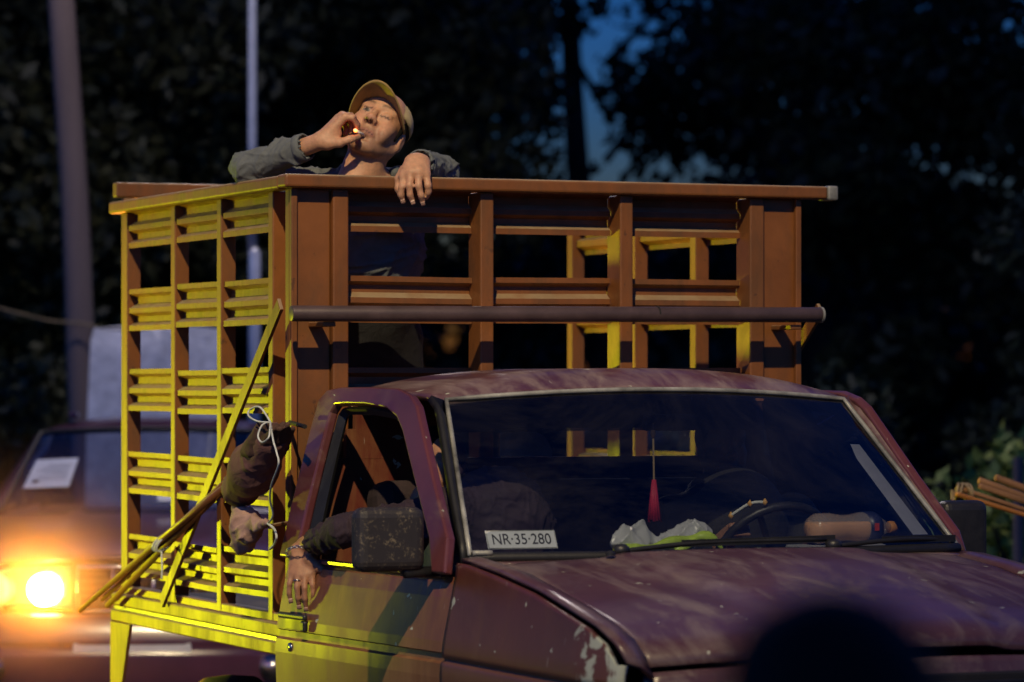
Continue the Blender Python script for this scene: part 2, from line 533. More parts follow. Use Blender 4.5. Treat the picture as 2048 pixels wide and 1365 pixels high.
def wrinkle(V, Q, amp, freq, seed=0, warp=2.0):
    """cloth folds: a few warped, sharp-crested waves along the normal"""
    r = np.random.RandomState(seed); N = normals(V, Q); d = 0
    for i in range(4):
        k = r.randn(3); k /= np.linalg.norm(k); k2 = r.randn(3); k2 /= np.linalg.norm(k2); k3 = r.randn(3)
        f = freq * (.6 + .8 * r.rand())
        ph = f * (V @ k) + warp * np.sin(f * .4 * (V @ k2) + r.rand() * 6) + r.rand() * 6
        d = d + (1 - np.abs(np.sin(ph * .5))) ** 2.2 * (.55 + .45 * np.sin(f * .3 * (V @ k3) + r.rand() * 6))
    return V + N * (amp * (d / 2.0 - .35))[:, None].astype(np.float32)

def field_obj(name, V, Q, mat, parent=None, tone=None, org=(0, 0, 0)):
    me = bpy.data.meshes.new(name)
    V = np.asarray(V, np.float32) - np.array(org, np.float32)
    me.vertices.add(len(V)); me.vertices.foreach_set('co', V.ravel())
    me.loops.add(Q.size); me.loops.foreach_set('vertex_index', Q.ravel().astype(np.int32))
    me.polygons.add(len(Q)); me.polygons.foreach_set('loop_start', np.arange(0, Q.size, 4, dtype=np.int32))
    me.update(calc_edges=True); me.validate()
    me.polygons.foreach_set('use_smooth', np.ones(len(me.polygons), bool))
    if tone is not None:
        at_ = me.attributes.new('tone', 'FLOAT_COLOR', 'POINT')
        c = np.ones((len(V), 4), np.float32); c[:, :3] = tone
        at_.data.foreach_set('color', c.ravel())
    return link(name, me, mat, parent)

def text_mesh(txt, size):
    cu = bpy.data.curves.new('lettering', 'FONT'); cu.body = txt; cu.size = size; cu.extrude = .0006
    cu.align_x = 'CENTER'; cu.align_y = 'CENTER'
    o = bpy.data.objects.new('lettering', cu); COL.objects.link(o)
    dg = bpy.context.evaluated_depsgraph_get()
    me = bpy.data.meshes.new_from_object(o.evaluated_get(dg))
    bpy.data.objects.remove(o)
    return me

# ------------------------------------------------------------------ lamps of the place (stand outside the frame)
def flood_lamp(name, label, pos, target, power, col, size_deg, blend, radius, z0=0):
    root = empty(name, (pos[0], pos[1], z0)); tag(root, label, 'lamp')
    h = pos[2] - z0
    MB().tube([(0, 0, 0), (0, 0, h)], [.07, .045] if h > 3 else [.025, .02], 12).build('pole', 'chassis', root, smooth=True)
    if h > 3:
        MB().lathe([(.2, 0), (.2, .05), (.08, .08)]).build('base_plate', 'chassis', root)
    else:
        for k in range(3):
            a = k * 2.1
            MB().tube([(0, 0, .3), (.35 * math.cos(a), .35 * math.sin(a), 0)], .012, 8).build('leg', 'chassis', root)
    d = (Vector(target) - Vector(pos)).normalized()
    rot = d.to_track_quat('-Z', 'Y').to_matrix()
    hd = MB().box(Vector((0, 0, h)) - d * .10, (.34, .26, .12), rot).build('lamp_head', 'plastic', root, bevel=.015)
    MB().box(Vector((0, 0, h)) - d * .035, (.29, .21, .006), rot).build('lamp_lens', emit_mat(name + '_lens', col, 6), hd)
    ld = bpy.data.lights.new(name + '_light', 'SPOT')
    ld.energy = power; ld.color = col; ld.spot_size = math.radians(size_deg); ld.spot_blend = blend
    ld.shadow_soft_size = radius
    lo = bpy.data.objects.new(name + '_light', ld); COL.objects.link(lo); lo.parent = root
    lo.location = (0, 0, h); lo.rotation_euler = d.to_track_quat('-Z', 'Y').to_euler()
    return root

flood_lamp('street_floodlight', 'tall street floodlight standing behind the photographer', (-1.25, -.8, 11.9), (-.55, 10.9, 1.9), 13000, (1.0, .79, .46), 26, 1.0, .10)
flood_lamp('work_light', 'low yellow-green work light on a tripod left of the truck', (-5.3, 14.3, .72), (-1.1, 12.75, 1.28), 1550, (.98, 1.0, .006), 41, .95, .07)

# ------------------------------------------------------------------ ground
def ground_mat():
    m, ns, ls, b = new_mat('asphalt')
    tc = ns.new('ShaderNodeTexCoord'); o = tc.outputs['Object']
    c = ramp(ns, ls, noise(ns, ls, o, .8, 8, .7), .3, .7, (.035, .034, .034, 1), (.06, .056, .052, 1))
    ls.new(c, b.inputs['Base Color']); b.inputs['Roughness'].default_value = .85
    bump(ns, ls, b, noise(ns, ls, o, 120, 3), .5, .006)
    return m

def soil_mat():
    m, ns, ls, b = new_mat('dark_soil')
    tc = ns.new('ShaderNodeTexCoord'); o = tc.outputs['Object']
    c = ramp(ns, ls, noise(ns, ls, o, .6, 8, .7), .3, .7, (.035, .032, .018, 1), (.06, .06, .028, 1))
    ls.new(c, b.inputs['Base Color']); b.inputs['Roughness'].default_value = .95
    bump(ns, ls, b, noise(ns, ls, o, 20, 6), .6, .05)
    return m

g = MB().grid(lambda u, v: (-400 + 800 * u, -100 + 800 * v, 0), 8, 8).build('ground', soil_mat()); g['kind'] = 'structure'
g = MB().bb(-60, 60, -9, 22.5, -.1, .006).build('road', ground_mat()); g['kind'] = 'structure'
g = MB().bb(-60, 60, 22.5, 22.75, -.1, .14).build('kerb', simple('kerb_concrete', (.22, .21, .2), .85), bevel=.02); g['kind'] = 'structure'

# ------------------------------------------------------------------ trees
def leaf_mat(name, a, b_):
    m, ns, ls, b = new_mat(name)
    gi = ns.new('ShaderNodeNewGeometry')
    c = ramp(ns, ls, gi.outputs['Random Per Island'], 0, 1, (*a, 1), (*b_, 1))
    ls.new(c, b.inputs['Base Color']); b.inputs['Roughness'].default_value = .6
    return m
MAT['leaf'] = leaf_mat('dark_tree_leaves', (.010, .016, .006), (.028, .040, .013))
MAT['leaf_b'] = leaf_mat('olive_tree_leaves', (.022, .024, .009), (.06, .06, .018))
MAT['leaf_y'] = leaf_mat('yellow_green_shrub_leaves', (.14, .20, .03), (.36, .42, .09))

def leaf_cloud(name, clumps, per, size, seed):
    """leaf-sized faces gathered in clumps (centre, radius)"""
    r = np.random.RandomState(seed); P = []; SZ = []
    for c, rad in clumps:
        d = r.randn(per, 3); d /= np.linalg.norm(d, axis=1)[:, None]
        P.append(np.array(c) + d * (rad * np.array([1, 1, .72])) * (r.rand(per, 1) ** .45)); SZ.append(size * (.6 + .8 * r.rand(per)))
    P = np.concatenate(P); S = np.concatenate(SZ)[:, None]; n = len(P)
    a = r.randn(n, 3); a /= np.linalg.norm(a, axis=1)[:, None]
    b = np.cross(a, r.randn(n, 3)); b /= np.linalg.norm(b, axis=1)[:, None]
    V = np.stack([P - a * S, P + b * S * .45 + a * S * .1, P + a * S, P - b * S * .45 + a * S * .1], 1).reshape(-1, 3)
    me = bpy.data.meshes.new(name)
    me.vertices.add(len(V)); me.vertices.foreach_set('co', V.astype(np.float32).ravel())
    me.loops.add(n * 4); me.loops.foreach_set('vertex_index', np.arange(n * 4, dtype=np.int32))
    me.polygons.add(n); me.polygons.foreach_set('loop_start', np.arange(0, n * 4, 4, dtype=np.int32))
    me.update(calc_edges=True)
    return me

def tree_kind(seed, H, R, low, nclump, per, leaf, mat):
    """trunk with limbs reaching into a crown of leaf clumps"""
    r = random.Random(seed)
    tr = MB(); top = Vector((r.uniform(-.3, .3), r.uniform(-.3, .3), H * .72)); tips = []
    tr.tube(catmull([(0, 0, 0), (r.uniform(-.1, .1), 0, H * .22), top * .6 + Vector((.1, .1, 0)), top], 4), [.19 - .0095 * i for i in range(13)], 9)
    for k in range(9):
        a = k * 2.4 + r.random(); z = H * (.22 + .055 * k)
        b0 = Vector((0, 0, z)); L = R * r.uniform(.6, .95)
        b2 = b0 + Vector((math.cos(a) * L, math.sin(a) * L, H * r.uniform(.08, .22)))
        mid = (b0 + b2) / 2 + Vector((0, 0, .25))
        tr.tube(catmull([b0, mid, b2], 4), [.075, .07, .06, .055, .05, .04, .035, .025, .015] if nclump > 40 else [.04, .036, .032, .028, .024, .02, .016, .012, .008], 6); tips.append(b2); tips.append(mid)
    cl = []
    for i in range(nclump):
        if i < len(tips):
            c = tips[i]
        else:
            a = r.random() * 6.28; q = r.random() ** .5 * R; z = low + (H - low) * r.random()
            q *= math.sin(math.pi * min(.97, .12 + .85 * (z - low) / (H - low))) ** .5
            c = Vector((q * math.cos(a), q * math.sin(a), z))
        cl.append((tuple(c), r.uniform(.5, 1.0)))
    me = leaf_cloud('crown', cl, per, leaf, seed)
    root = empty('tree'); t = tr.build('trunk', 'bark', root, smooth=True)
    link('crown', me, mat, root)
    return root

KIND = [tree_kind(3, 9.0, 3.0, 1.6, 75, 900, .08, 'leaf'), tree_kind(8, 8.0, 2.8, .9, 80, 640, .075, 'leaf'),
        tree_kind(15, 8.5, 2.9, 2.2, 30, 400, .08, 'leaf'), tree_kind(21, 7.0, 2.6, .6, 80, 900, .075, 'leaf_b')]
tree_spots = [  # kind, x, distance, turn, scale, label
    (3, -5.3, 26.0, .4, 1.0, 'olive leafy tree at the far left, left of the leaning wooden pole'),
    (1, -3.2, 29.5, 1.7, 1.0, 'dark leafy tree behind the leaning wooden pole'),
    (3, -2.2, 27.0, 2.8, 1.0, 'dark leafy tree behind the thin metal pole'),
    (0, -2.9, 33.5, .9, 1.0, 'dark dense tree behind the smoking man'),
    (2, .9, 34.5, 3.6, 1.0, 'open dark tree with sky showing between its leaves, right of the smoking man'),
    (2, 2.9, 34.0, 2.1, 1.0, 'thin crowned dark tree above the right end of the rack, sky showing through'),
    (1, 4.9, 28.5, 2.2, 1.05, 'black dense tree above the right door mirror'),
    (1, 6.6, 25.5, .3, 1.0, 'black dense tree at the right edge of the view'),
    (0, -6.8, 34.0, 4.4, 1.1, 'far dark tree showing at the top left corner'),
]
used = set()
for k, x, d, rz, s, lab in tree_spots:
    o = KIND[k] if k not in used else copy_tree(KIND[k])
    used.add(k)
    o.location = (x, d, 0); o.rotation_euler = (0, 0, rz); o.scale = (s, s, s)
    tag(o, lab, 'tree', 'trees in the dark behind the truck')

def shrub(name, label, x, d, R, H, n, mat, seed, group=None):
    r = random.Random(seed); root = empty(name, (x, d, 0))
    st = MB()
    cl = []
    for i in range(n):
        a = r.random() * 6.28; q = R * r.random() ** .5; z = H * (.15 + .85 * r.random())
        q *= (1 - .45 * z / H)
        cl.append(((q * math.cos(a), q * math.sin(a), z), r.uniform(.22, .4)))
        if i < 10: st.tube([(0, 0, 0), (q * .5 * math.cos(a), q * .5 * math.sin(a), z * .6), cl[-1][0]], [.03, .02, .008], 5)
    st.build('stem', 'bark', root)
    link('foliage', leaf_cloud('foliage', cl, 260, .05, seed), mat, root)
    return tag(root, label, 'shrub', group)
shrub('shrub', 'bright yellow-green shrub beside the right door mirror', 2.78, 19.2, .75, 1.18, 26, 'leaf_y', 5)
shrub('shrub', 'dark shrub low behind the right windscreen pillar', 1.7, 22.6, 1.2, 1.5, 34, 'leaf', 6)
shrub('shrub', 'olive shrub at the far left above the dark red car', -3.6, 23.6, 1.3, 1.75, 40, 'leaf_b', 7)
shrub('shrub', 'dark shrub under the trees at the right edge', 4.1, 24.0, 1.6, 2.6, 60, 'leaf', 9)

# a far wood closes the view under the crowns
r = random.Random(4)
cl = []
for i in range(230):
    x_ = r.uniform(-13, 13)
    cl.append(((x_, r.uniform(47, 52), r.uniform(.2, 3.6 + .7 * math.sin(x_ * 2.3) - .7 * math.exp(-((x_ - .6) / .55) ** 2))), r.uniform(.6, 1.1)))
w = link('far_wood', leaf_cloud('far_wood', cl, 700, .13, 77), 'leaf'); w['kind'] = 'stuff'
w['label'] = 'far dark wood closing the view behind the trees'

# ------------------------------------------------------------------ poles, tarp, far lamps
o = MB().tube(catmull([Vector((-2.50, 22.0, 0)), at(168, 850, 22.0), at(150, 420, 22.0), at(122, 0, 22.0), at(105, -330, 22.0)], 6), [.092 - .0006 * i for i in range(25)], 16).build('wooden_pole', 'polewood', smooth=True)
tag(o, 'leaning grey-purple wooden pole at the left behind the dark red car', 'pole')
o = MB().tube(catmull([at(-60, 600, 21.85), at(90, 640, 21.85), at(170, 648, 21.85), at(215, 672, 21.85), at(290, 760, 21.85)], 6), .007, 6).build('cable', 'rope', smooth=True)
tag(o, 'thin slack cable crossing the leaning wooden pole', 'cable')
root = empty('metal_pole', (-1.44, 20, 0)); tag(root, 'thin upright galvanised lamp pole rising behind the smoking man', 'lamp post')
MB().tube(catmull([(0, 0, 2.36), (0, 0, 6.4), (0, -.10, 6.95), (0, -.5, 7.25), (0, -.95, 7.3)], 5), .025, 16).build('upper_tube', 'steelpole', root, smooth=True)
MB().tube([(.012, 0, 0), (.012, 0, 2.34), (0, 0, 2.36)], [.034, .034, .026], 16).build('lower_sleeve', 'steelpole', root, smooth=True)
lh = MB().box((0, -1.15, 7.30), (.16, .46, .08)).build('lamp_head', 'plastic', root, bevel=.03, segs=3)  # unseen head and its light, added to brighten the pole, tarp and car
MB().box((0, -1.17, 7.257), (.12, .34, .012)).build('lamp_lens', emit_mat('cool_lamp_lens', (1.0, .9, .86), 8), lh)
ld = bpy.data.lights.new('pole_lamp_light', 'SPOT'); ld.energy = 600; ld.color = (1.0, .88, .84); ld.spot_size = math.radians(150); ld.spot_blend = .6; ld.shadow_soft_size = .12
lo = bpy.data.objects.new('pole_lamp_light', ld); COL.objects.link(lo); lo.parent = root; lo.location = (0, -1.17, 7.22)

def tarp():
    V = MB()
    def fn(u, v):
        a = u * 4
        k = int(a) % 4; t = a - int(a)
        cs = [(-.37, -.3), (.37, -.3), (.37, .3), (-.37, .3)]
        x = cs[k][0] * (1 - t) + cs[(k + 1) % 4][0] * t; y = cs[k][1] * (1 - t) + cs[(k + 1) % 4][1] * t
        z = 1.93 * (1 - v); fl = 1 + .16 * v + .025 * v * math.sin(u * 46) + .02 * math.sin(u * 21 + v * 5)
        if v < .04: fl = .96
        return (x * fl, y * fl, z + .015 * math.sin(9 * x))
    V.grid(fn, 96, 24)
    V.grid(lambda u, v: (-.355 + .71 * u, -.288 + .576 * v, 1.93 + .02 * math.sin(5 * u) * math.sin(3 * v)), 8, 8)
    o = V.build('white_tarp', 'tarp', smooth=True)
    o.location = (-2.06, 21.0, 0); o.rotation_euler = (0, 0, .06)
    tag(o, 'pale white tarp draped over a tall load behind the dark red car', 'tarp')
tarp()

def far_lamp(u, v, d, label, col):
    p = at(u, v, d); root = empty('far_lamp', (p.x, p.y, 0)); tag(root, label, 'lamp', 'far lamps among the trees')
    MB().tube([(0, .05, 0), (0, .05, p.z + .05)], .02, 8).build('post', 'chassis', root)
    MB().lathe([(.001, -.032), (.028, -.02), (.036, 0), (.028, .022), (.001, .034)], (0, 0, p.z), n=12).build('bulb', emit_mat('far_bulb', col, 25), root, smooth=True)
far_lamp(85, 832, 26, 'tiny white lamp glowing at the far left above the dark red car', (.75, 1, .95))
far_lamp(428, 736, 22.5, 'tiny green-white lamp seen through the side rack beside the white tarp', (.8, 1, .85))

# ------------------------------------------------------------------ the pickup truck
truck = empty('pickup_truck'); truck.matrix_world = T_M
tag(truck, 'old faded maroon pickup truck with a tall oxide-red stake rack', 'pickup truck')

W, XR, ZF, ZT = .882, -1.77, .872, 2.258
HZ = [.30, .6, .82, .90, 1.06, 1.135, 1.474, 1.60]
HV = [.82, .86, .868, .858, .826, .812, .728, .700]
def hw(z): return float(np.interp(z, HZ, HV))

# -- stake rack -------------------------------------------------------------
GROUPS = [2.090, 1.803, 1.517, 1.230, .938]           # bottoms of the five slat bands
GH = .146
PROF = [(0, 1), (.115, 1), (.19, 0), (.345, 0), (.46, 1), (.575, 1), (.65, 0), (.78, 0), (.875, 1), (1, 1)]

JIT = random.Random(12)
def slat_mesh(L, depth=.026):
    """pressed steel band along x, face towards -y, height GH"""
    mb = MB(); n = len(PROF)
    vs = []
    for x in (0, L):
        for f, o in PROF:
            vs.append((x, -o * depth, GH * (1 - f)))
    mb.add(vs, [(i, i + 1, n + i + 1, n + i) for i in range(n - 1)])
    return mb

def rack_side(name, sgn):
    """side rack: sgn -1 is the truck's right side; the face looks outwards"""
    y0 = sgn * W
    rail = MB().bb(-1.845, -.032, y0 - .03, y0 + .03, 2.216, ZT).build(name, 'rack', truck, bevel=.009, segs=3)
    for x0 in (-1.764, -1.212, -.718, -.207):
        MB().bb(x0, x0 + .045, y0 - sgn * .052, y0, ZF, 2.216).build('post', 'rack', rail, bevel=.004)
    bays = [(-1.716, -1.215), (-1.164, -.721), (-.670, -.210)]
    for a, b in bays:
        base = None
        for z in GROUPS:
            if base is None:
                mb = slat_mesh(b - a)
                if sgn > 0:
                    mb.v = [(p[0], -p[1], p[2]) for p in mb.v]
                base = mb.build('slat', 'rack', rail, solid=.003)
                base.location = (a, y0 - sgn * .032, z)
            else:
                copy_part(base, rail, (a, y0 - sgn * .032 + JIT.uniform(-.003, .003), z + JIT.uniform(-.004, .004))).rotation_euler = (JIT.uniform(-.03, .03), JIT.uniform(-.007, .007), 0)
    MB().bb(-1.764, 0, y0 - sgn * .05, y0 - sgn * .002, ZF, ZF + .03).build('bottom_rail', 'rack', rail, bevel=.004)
    return rail

rsR = rack_side('right_side_rack', -1)
rsL = rack_side('left_side_rack', 1)

# front rack
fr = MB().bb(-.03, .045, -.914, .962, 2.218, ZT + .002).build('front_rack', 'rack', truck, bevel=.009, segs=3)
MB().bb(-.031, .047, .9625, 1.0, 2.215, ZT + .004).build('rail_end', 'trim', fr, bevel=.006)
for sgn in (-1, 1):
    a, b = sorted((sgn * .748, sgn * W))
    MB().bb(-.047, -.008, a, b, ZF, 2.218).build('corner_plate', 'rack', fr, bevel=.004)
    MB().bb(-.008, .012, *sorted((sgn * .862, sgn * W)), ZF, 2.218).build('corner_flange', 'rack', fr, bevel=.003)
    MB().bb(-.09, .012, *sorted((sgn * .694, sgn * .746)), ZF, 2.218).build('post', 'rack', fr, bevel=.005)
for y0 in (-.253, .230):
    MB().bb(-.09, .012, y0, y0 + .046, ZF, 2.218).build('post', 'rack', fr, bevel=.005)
for a, b in [(-.692, -.255), (-.205, .228), (.278, .692)]:
    base = None
    for z in GROUPS:
        if base is None:
            mb = slat_mesh(b - a)
            mb.v = [(-p[1], p[0], p[2]) for p in mb.v]       # faces +x, runs along y
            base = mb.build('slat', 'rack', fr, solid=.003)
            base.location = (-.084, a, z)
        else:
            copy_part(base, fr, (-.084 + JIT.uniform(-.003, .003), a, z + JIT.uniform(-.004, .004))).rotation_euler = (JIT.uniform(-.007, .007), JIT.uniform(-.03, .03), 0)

# rear bar of the rack (the tail is open)
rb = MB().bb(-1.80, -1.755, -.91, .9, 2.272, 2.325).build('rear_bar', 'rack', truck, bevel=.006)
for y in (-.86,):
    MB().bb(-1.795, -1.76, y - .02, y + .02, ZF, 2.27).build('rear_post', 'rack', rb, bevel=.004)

# bed
MB().bb(-1.83, -.012, -.86, .86, .825, .868).build('bed_floor', 'floor', truck)
for sgn in (-1, 1):
    o_, i_ = sgn * .905, sgn * .87
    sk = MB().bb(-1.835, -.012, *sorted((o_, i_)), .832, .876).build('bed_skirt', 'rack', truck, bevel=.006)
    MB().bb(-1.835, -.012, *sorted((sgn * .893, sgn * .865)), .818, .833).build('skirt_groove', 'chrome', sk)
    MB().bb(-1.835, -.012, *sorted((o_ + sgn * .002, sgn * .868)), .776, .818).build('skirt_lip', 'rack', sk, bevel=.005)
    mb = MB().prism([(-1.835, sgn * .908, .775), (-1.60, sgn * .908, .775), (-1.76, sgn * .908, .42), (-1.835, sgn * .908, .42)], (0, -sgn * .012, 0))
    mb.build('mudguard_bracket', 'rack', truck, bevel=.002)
MB().bb(-1.8, 2.3, -.45, -.37, .36, .47).build('chassis_rail', 'chassis', truck, bevel=.01)
MB().bb(-1.8, 2.3, .37, .45, .36, .47).build('chassis_rail', 'chassis', truck, bevel=.01)
MB().tube([(-1.1, -.72, .317), (-1.1, .72, .317)], .05, 12).build('rear_axle', 'chassis', truck)
def wheel(x, y):
    w_ = MB().lathe([(.18, -.1), (.26, -.115), (.308, -.08), (.315, 0), (.308, .08), (.26, .115), (.18, .1)], (x, y, .317), 'y', 40).build('wheel', 'tyre', truck, smooth=True)
    MB().lathe([(.03, -.118), (.10, -.105), (.15, -.06), (.185, -.112), (.185, .112), (.15, .06), (.1, .105), (.03, .118)], (x, y, .317), 'y', 32).build('rim', 'chrome', w_, smooth=True)
for x in (-1.1, 1.75):
    for y in (-.70, .70): wheel(x, y)

# cross pipe on the rack, its braces
pp = MB().tube([(.135, -.927, 1.829), (.135, .885, 1.838)], .0245, 24).build('cross_pipe', 'pipe', truck, smooth=True, bevel=.003)
MB().tube([(.134, .30, 1.836), (.134, .306, 1.836)], .0256, 24).build('pipe_joint', 'chassis', pp)
MB().tube([(.135, .885, 1.838), (.135, .892, 1.838)], .0258, 24).build('pipe_lip', 'trim', pp)
for y in (-.80, .80):
    MB().bb(-.01, .13, y - .02, y + .02, 1.79, 1.805).build('pipe_bracket', 'rack', truck, bevel=.003)
for sgn in (-1, 1):
    MB().bar((.05, sgn * .931, 1.86), (-1.19, sgn * .918, .878), .044, .012).build('brace', 'rack', truck, bevel=.002)

# -- cab ----------------------------------------------------------------------
DZ = [.38, .60, .80, .840, .846, .866, .871, .90, .96, 1.02, 1.06, 1.078]
DI = [.0, .0, .0, .0, .012, .012, .0, .0, .0, .0, .003, .012]
def xf(z): return float(np.interp(z, [.38, .88, 1.044, 1.08], [1.24, 1.227, 1.205, 1.20]))
HINGE = Vector((1.2, -.845, 0))
def wsx(s, t): return 1.2 - .48 * t + (.09 - .03 * t) * (1 - s * s)
def wsp(s, t):
    return Vector((wsx(s, t), s * (.777 - .122 * t), 1.135 + .431 * t + .03 * (1 - s * s) * t))

OUT = [(.067, 1.082), (.077, 1.23), (.091, 1.475), (.106, 1.559), (.153, 1.589), (.25, 1.597), (.462, 1.598), (.651, 1.595), (.742, 1.576), (.795, 1.548), (1.0, 1.344), (1.175, 1.181), (1.20, 1.082)]
INN = [(.200, 1.082), (.208, 1.249), (.215, 1.415), (.226, 1.522), (.247, 1.544), (.32, 1.547), (.46, 1.546), (.61, 1.536), (.689, 1.511), (.745, 1.473), (.919, 1.313), (1.068, 1.177), (1.125, 1.082)]
IN2 = [(.245, 1.082), (.244, 1.249), (.242, 1.415), (.248, 1.512), (.264, 1.527), (.32, 1.530), (.46, 1.529), (.60, 1.519), (.672, 1.496), (.722, 1.462), (.893, 1.306), (1.035, 1.177), (1.09, 1.082)]
def ring(A, B, sgn, offA=0, offB=0):
    mb = MB(); n = len(A)
    vs = [(x, sgn * (hw(z) + offA), z) for x, z in A] + [(x, sgn * (hw(z) + offB), z) for x, z in B]
    mb.add(vs, [(i, i + 1, n + i + 1, n + i) for i in range(n - 1)])
    return mb

for sgn in (-1, 1):
    hx = Vector((HINGE.x, sgn * .845, 0))
    def dn(mb):                                       # door pieces are drawn closed, measured from the hinge
        mb.v = [(p[0] - hx.x, p[1] - hx.y, p[2]) for p in mb.v]
        return mb
    # door
    dr = MB().grid(lambda u, v: (lambda z, i: (.068 + (xf(z) - .068) * u, sgn * (hw(z) - i), z))(DZ[round(v * 11)], DI[round(v * 11)]), 16, 11)
    door = dn(dr).build('door', 'side', truck, smooth=False, solid=.02 if sgn < 0 else -.02)
    door.location = hx
    if sgn < 0:
        door.rotation_euler = (0, 0, math.radians(4.5))   # the passenger's door hangs ajar
    dn(ring(OUT, INN, sgn, .004, .010)).build('window_frame', 'frame_paint', door, solid=.03 if sgn > 0 else -.03, bevel=.008, segs=3)
    dn(ring(INN, IN2, sgn, .004, -.014)).build('window_seal', 'rubber', door, solid=.012)
    dn(MB().bb(.2, 1.12, *sorted((sgn * (hw(1.08) - .018), sgn * (hw(1.08) + .004))), 1.074, 1.088)).build('window_sill', 'frame_paint', door, bevel=.003)
    dn(MB().prism([(.95, sgn * .818, 1.09), (1.12, sgn * .818, 1.09), (1.05, sgn * .802, 1.19)], (0, sgn * .012, 0))).build('mirror_mount', 'plastic', door, bevel=.004)
    if sgn > 0:
        mb = MB(); pts = [(x, sgn * (hw(z) - .02), z) for x, z in IN2]
        dn(mb.add(pts, [tuple(range(len(pts)))])).build('door_glass', 'glass', door)
    yh = sgn * .862
    dn(MB().bb(.125, .285, *sorted((yh, sgn * .85)), .868, .917)).build('door_handle', 'side', door, bevel=.006)
    dn(MB().bb(.115, .31, *sorted((yh + sgn * .004, sgn * .882)), .906, .924)).build('handle_grip', 'plastic', door, bevel=.006)
    dn(MB().bb(.283, .311, *sorted((yh + sgn * .004, sgn * .882)), .872, .905)).build('handle_root', 'plastic', door, bevel=.006)
    dn(MB().lathe([(.001, -.003), (.013, -.002), (.015, .004), (.010, .008), (.001, .009)], (.181, sgn * .869, .819), 'y', 16)).build('door_lock', 'chrome', door, smooth=True)
    # mirror
    if sgn < 0:
        y0, y1, x0, z0, z1 = -1.084, -.880, 1.135, 1.092, 1.272
    else:
        y0, y1, x0, z0, z1 = .858, 1.016, .985, 1.075, 1.262
    mr = MB().bb(x0 - .075, x0, y0, y1, z0, z1).build('door_mirror', None, truck, bevel=.028, segs=4)
    MB().bb(x0 - .081, x0 - .076, y0 + .015, y1 - .015, z0 + .015, z1 - .015).build('mirror_glass', 'chrome', mr)
    MB().tube([(x0 - .03, (y0 + y1) / 2 - sgn * .03, z0 + .03), (x0 - .03, (y0 + y1) / 2 - sgn * .05, z0 - .004), (x0 - .03, sgn * .83, z0 + .0)], .016, 10).build('mirror_arm', 'plastic', mr, smooth=True)
    MIR = simple('scuffed_mirror_plastic', (.02, .019, .02), .42, var=.4, scale=16) if sgn > 0 else None
    if sgn < 0:
        m, ns, ls, b = new_mat('chipped_mirror_paint'); tc = ns.new('ShaderNodeTexCoord'); ob = tc.outputs['Object']
        f = noise(ns, ls, ob, 30, 6, .7, .5); f2 = noise(ns, ls, ob, 120, 3, .6)
        c = mixc(ns, ls, mth(ns, ls, 'MULTIPLY', ramp(ns, ls, f, .50, .64), ramp(ns, ls, f2, .48, .62)), (.030, .026, .027), (.21, .17, .11))
        ls.new(c, b.inputs['Base Color']); b.inputs['Roughness'].default_value = .5
        bump(ns, ls, b, f, .2, .004); MIR = m
    mr.data.materials.append(MIR)
    # fender: crest line, strip on top, side skin
    CR = [(1.235, .814, 1.120), (1.294, .815, 1.12), (1.507, .817, 1.10), (1.778, .82, 1.068), (2.005, .825, 1.028), (2.16, .826, .999), (2.245, .815, .962), (2.285, .80, .914)]
    IS = [(1.24, .735, 1.115), (1.281, .735, 1.112), (1.526, .737, 1.09), (1.825, .737, 1.04), (2.046, .735, .996), (2.168, .73, .958), (2.22, .725, .92), (2.26, .72, .87)]
    mb = MB(); n = len(CR)
    mid = [((a[0] + b[0]) / 2, (a[1] + b[1]) / 2, (a[2] + b[2]) / 2 + .008) for a, b in zip(CR, IS)]
    vs = [(x, sgn * y, z) for x, y, z in IS + mid + CR]
    mb.add(vs, [(r_ * n + i, r_ * n + i + 1, (r_ + 1) * n + i + 1, (r_ + 1) * n + i) for r_ in (0, 1) for i in range(n - 1)])
    mb.build('fender_top', 'panel', truck, smooth=True, solid=.012 if sgn > 0 else -.012)
    def fs(u, v, sgn=sgn):
        x = 1.236 + (2.31 - 1.236) * u
        zt = float(np.interp(x, [c[0] for c in CR], [c[2] for c in CR])) - .003
        j = round(v * 34)
        z = .45 + .386 * j / 14 if j <= 14 else (.838, .842, .862, .868)[j - 15] if j < 19 else .872 + (zt - .872) * (j - 19) / 15
        fr_ = max(0, (x - 2.10) / .21)
        y = hw(z) - .05 * fr_ ** 2.4
        if j in (16, 17): y -= .010
        wa = math.hypot(x - 1.75, z - .36)
        if wa < .42: y += .02 * min(1, max(0, (wa - .36) / .06))
        return (x, sgn * y, z)
    MB().grid(fs, 44, 34).build('fender', 'fender', truck, smooth=True, solid=.015 if sgn > 0 else -.015)
    # pillar between windshield and door
    mb = MB()
    n = 8
    A = [wsp(sgn, i / n) for i in range(n + 1)]
    Bx = [(1.215, 1.12), (1.17, 1.18), (1.09, 1.255), (1.0, 1.338), (.94, 1.40), (.88, 1.46), (.82, 1.52), (.765, 1.56), (.70, 1.582)]
    B = [Vector((x - .004, sgn * (hw(z) - .012), z)) for x, z in Bx]
    mb.add([*A, *B], [(i, i + 1, n + 2 + i, n + 1 + i) for i in range(n)])
    mb.build('windshield_pillar', 'panel' if sgn > 0 else 'rubber', truck, smooth=True, solid=.02)
    MB().bb(.06, 1.20, *sorted((sgn * .78, sgn * .81)), .36, .44).build('sill', 'side', truck, bevel=.01)

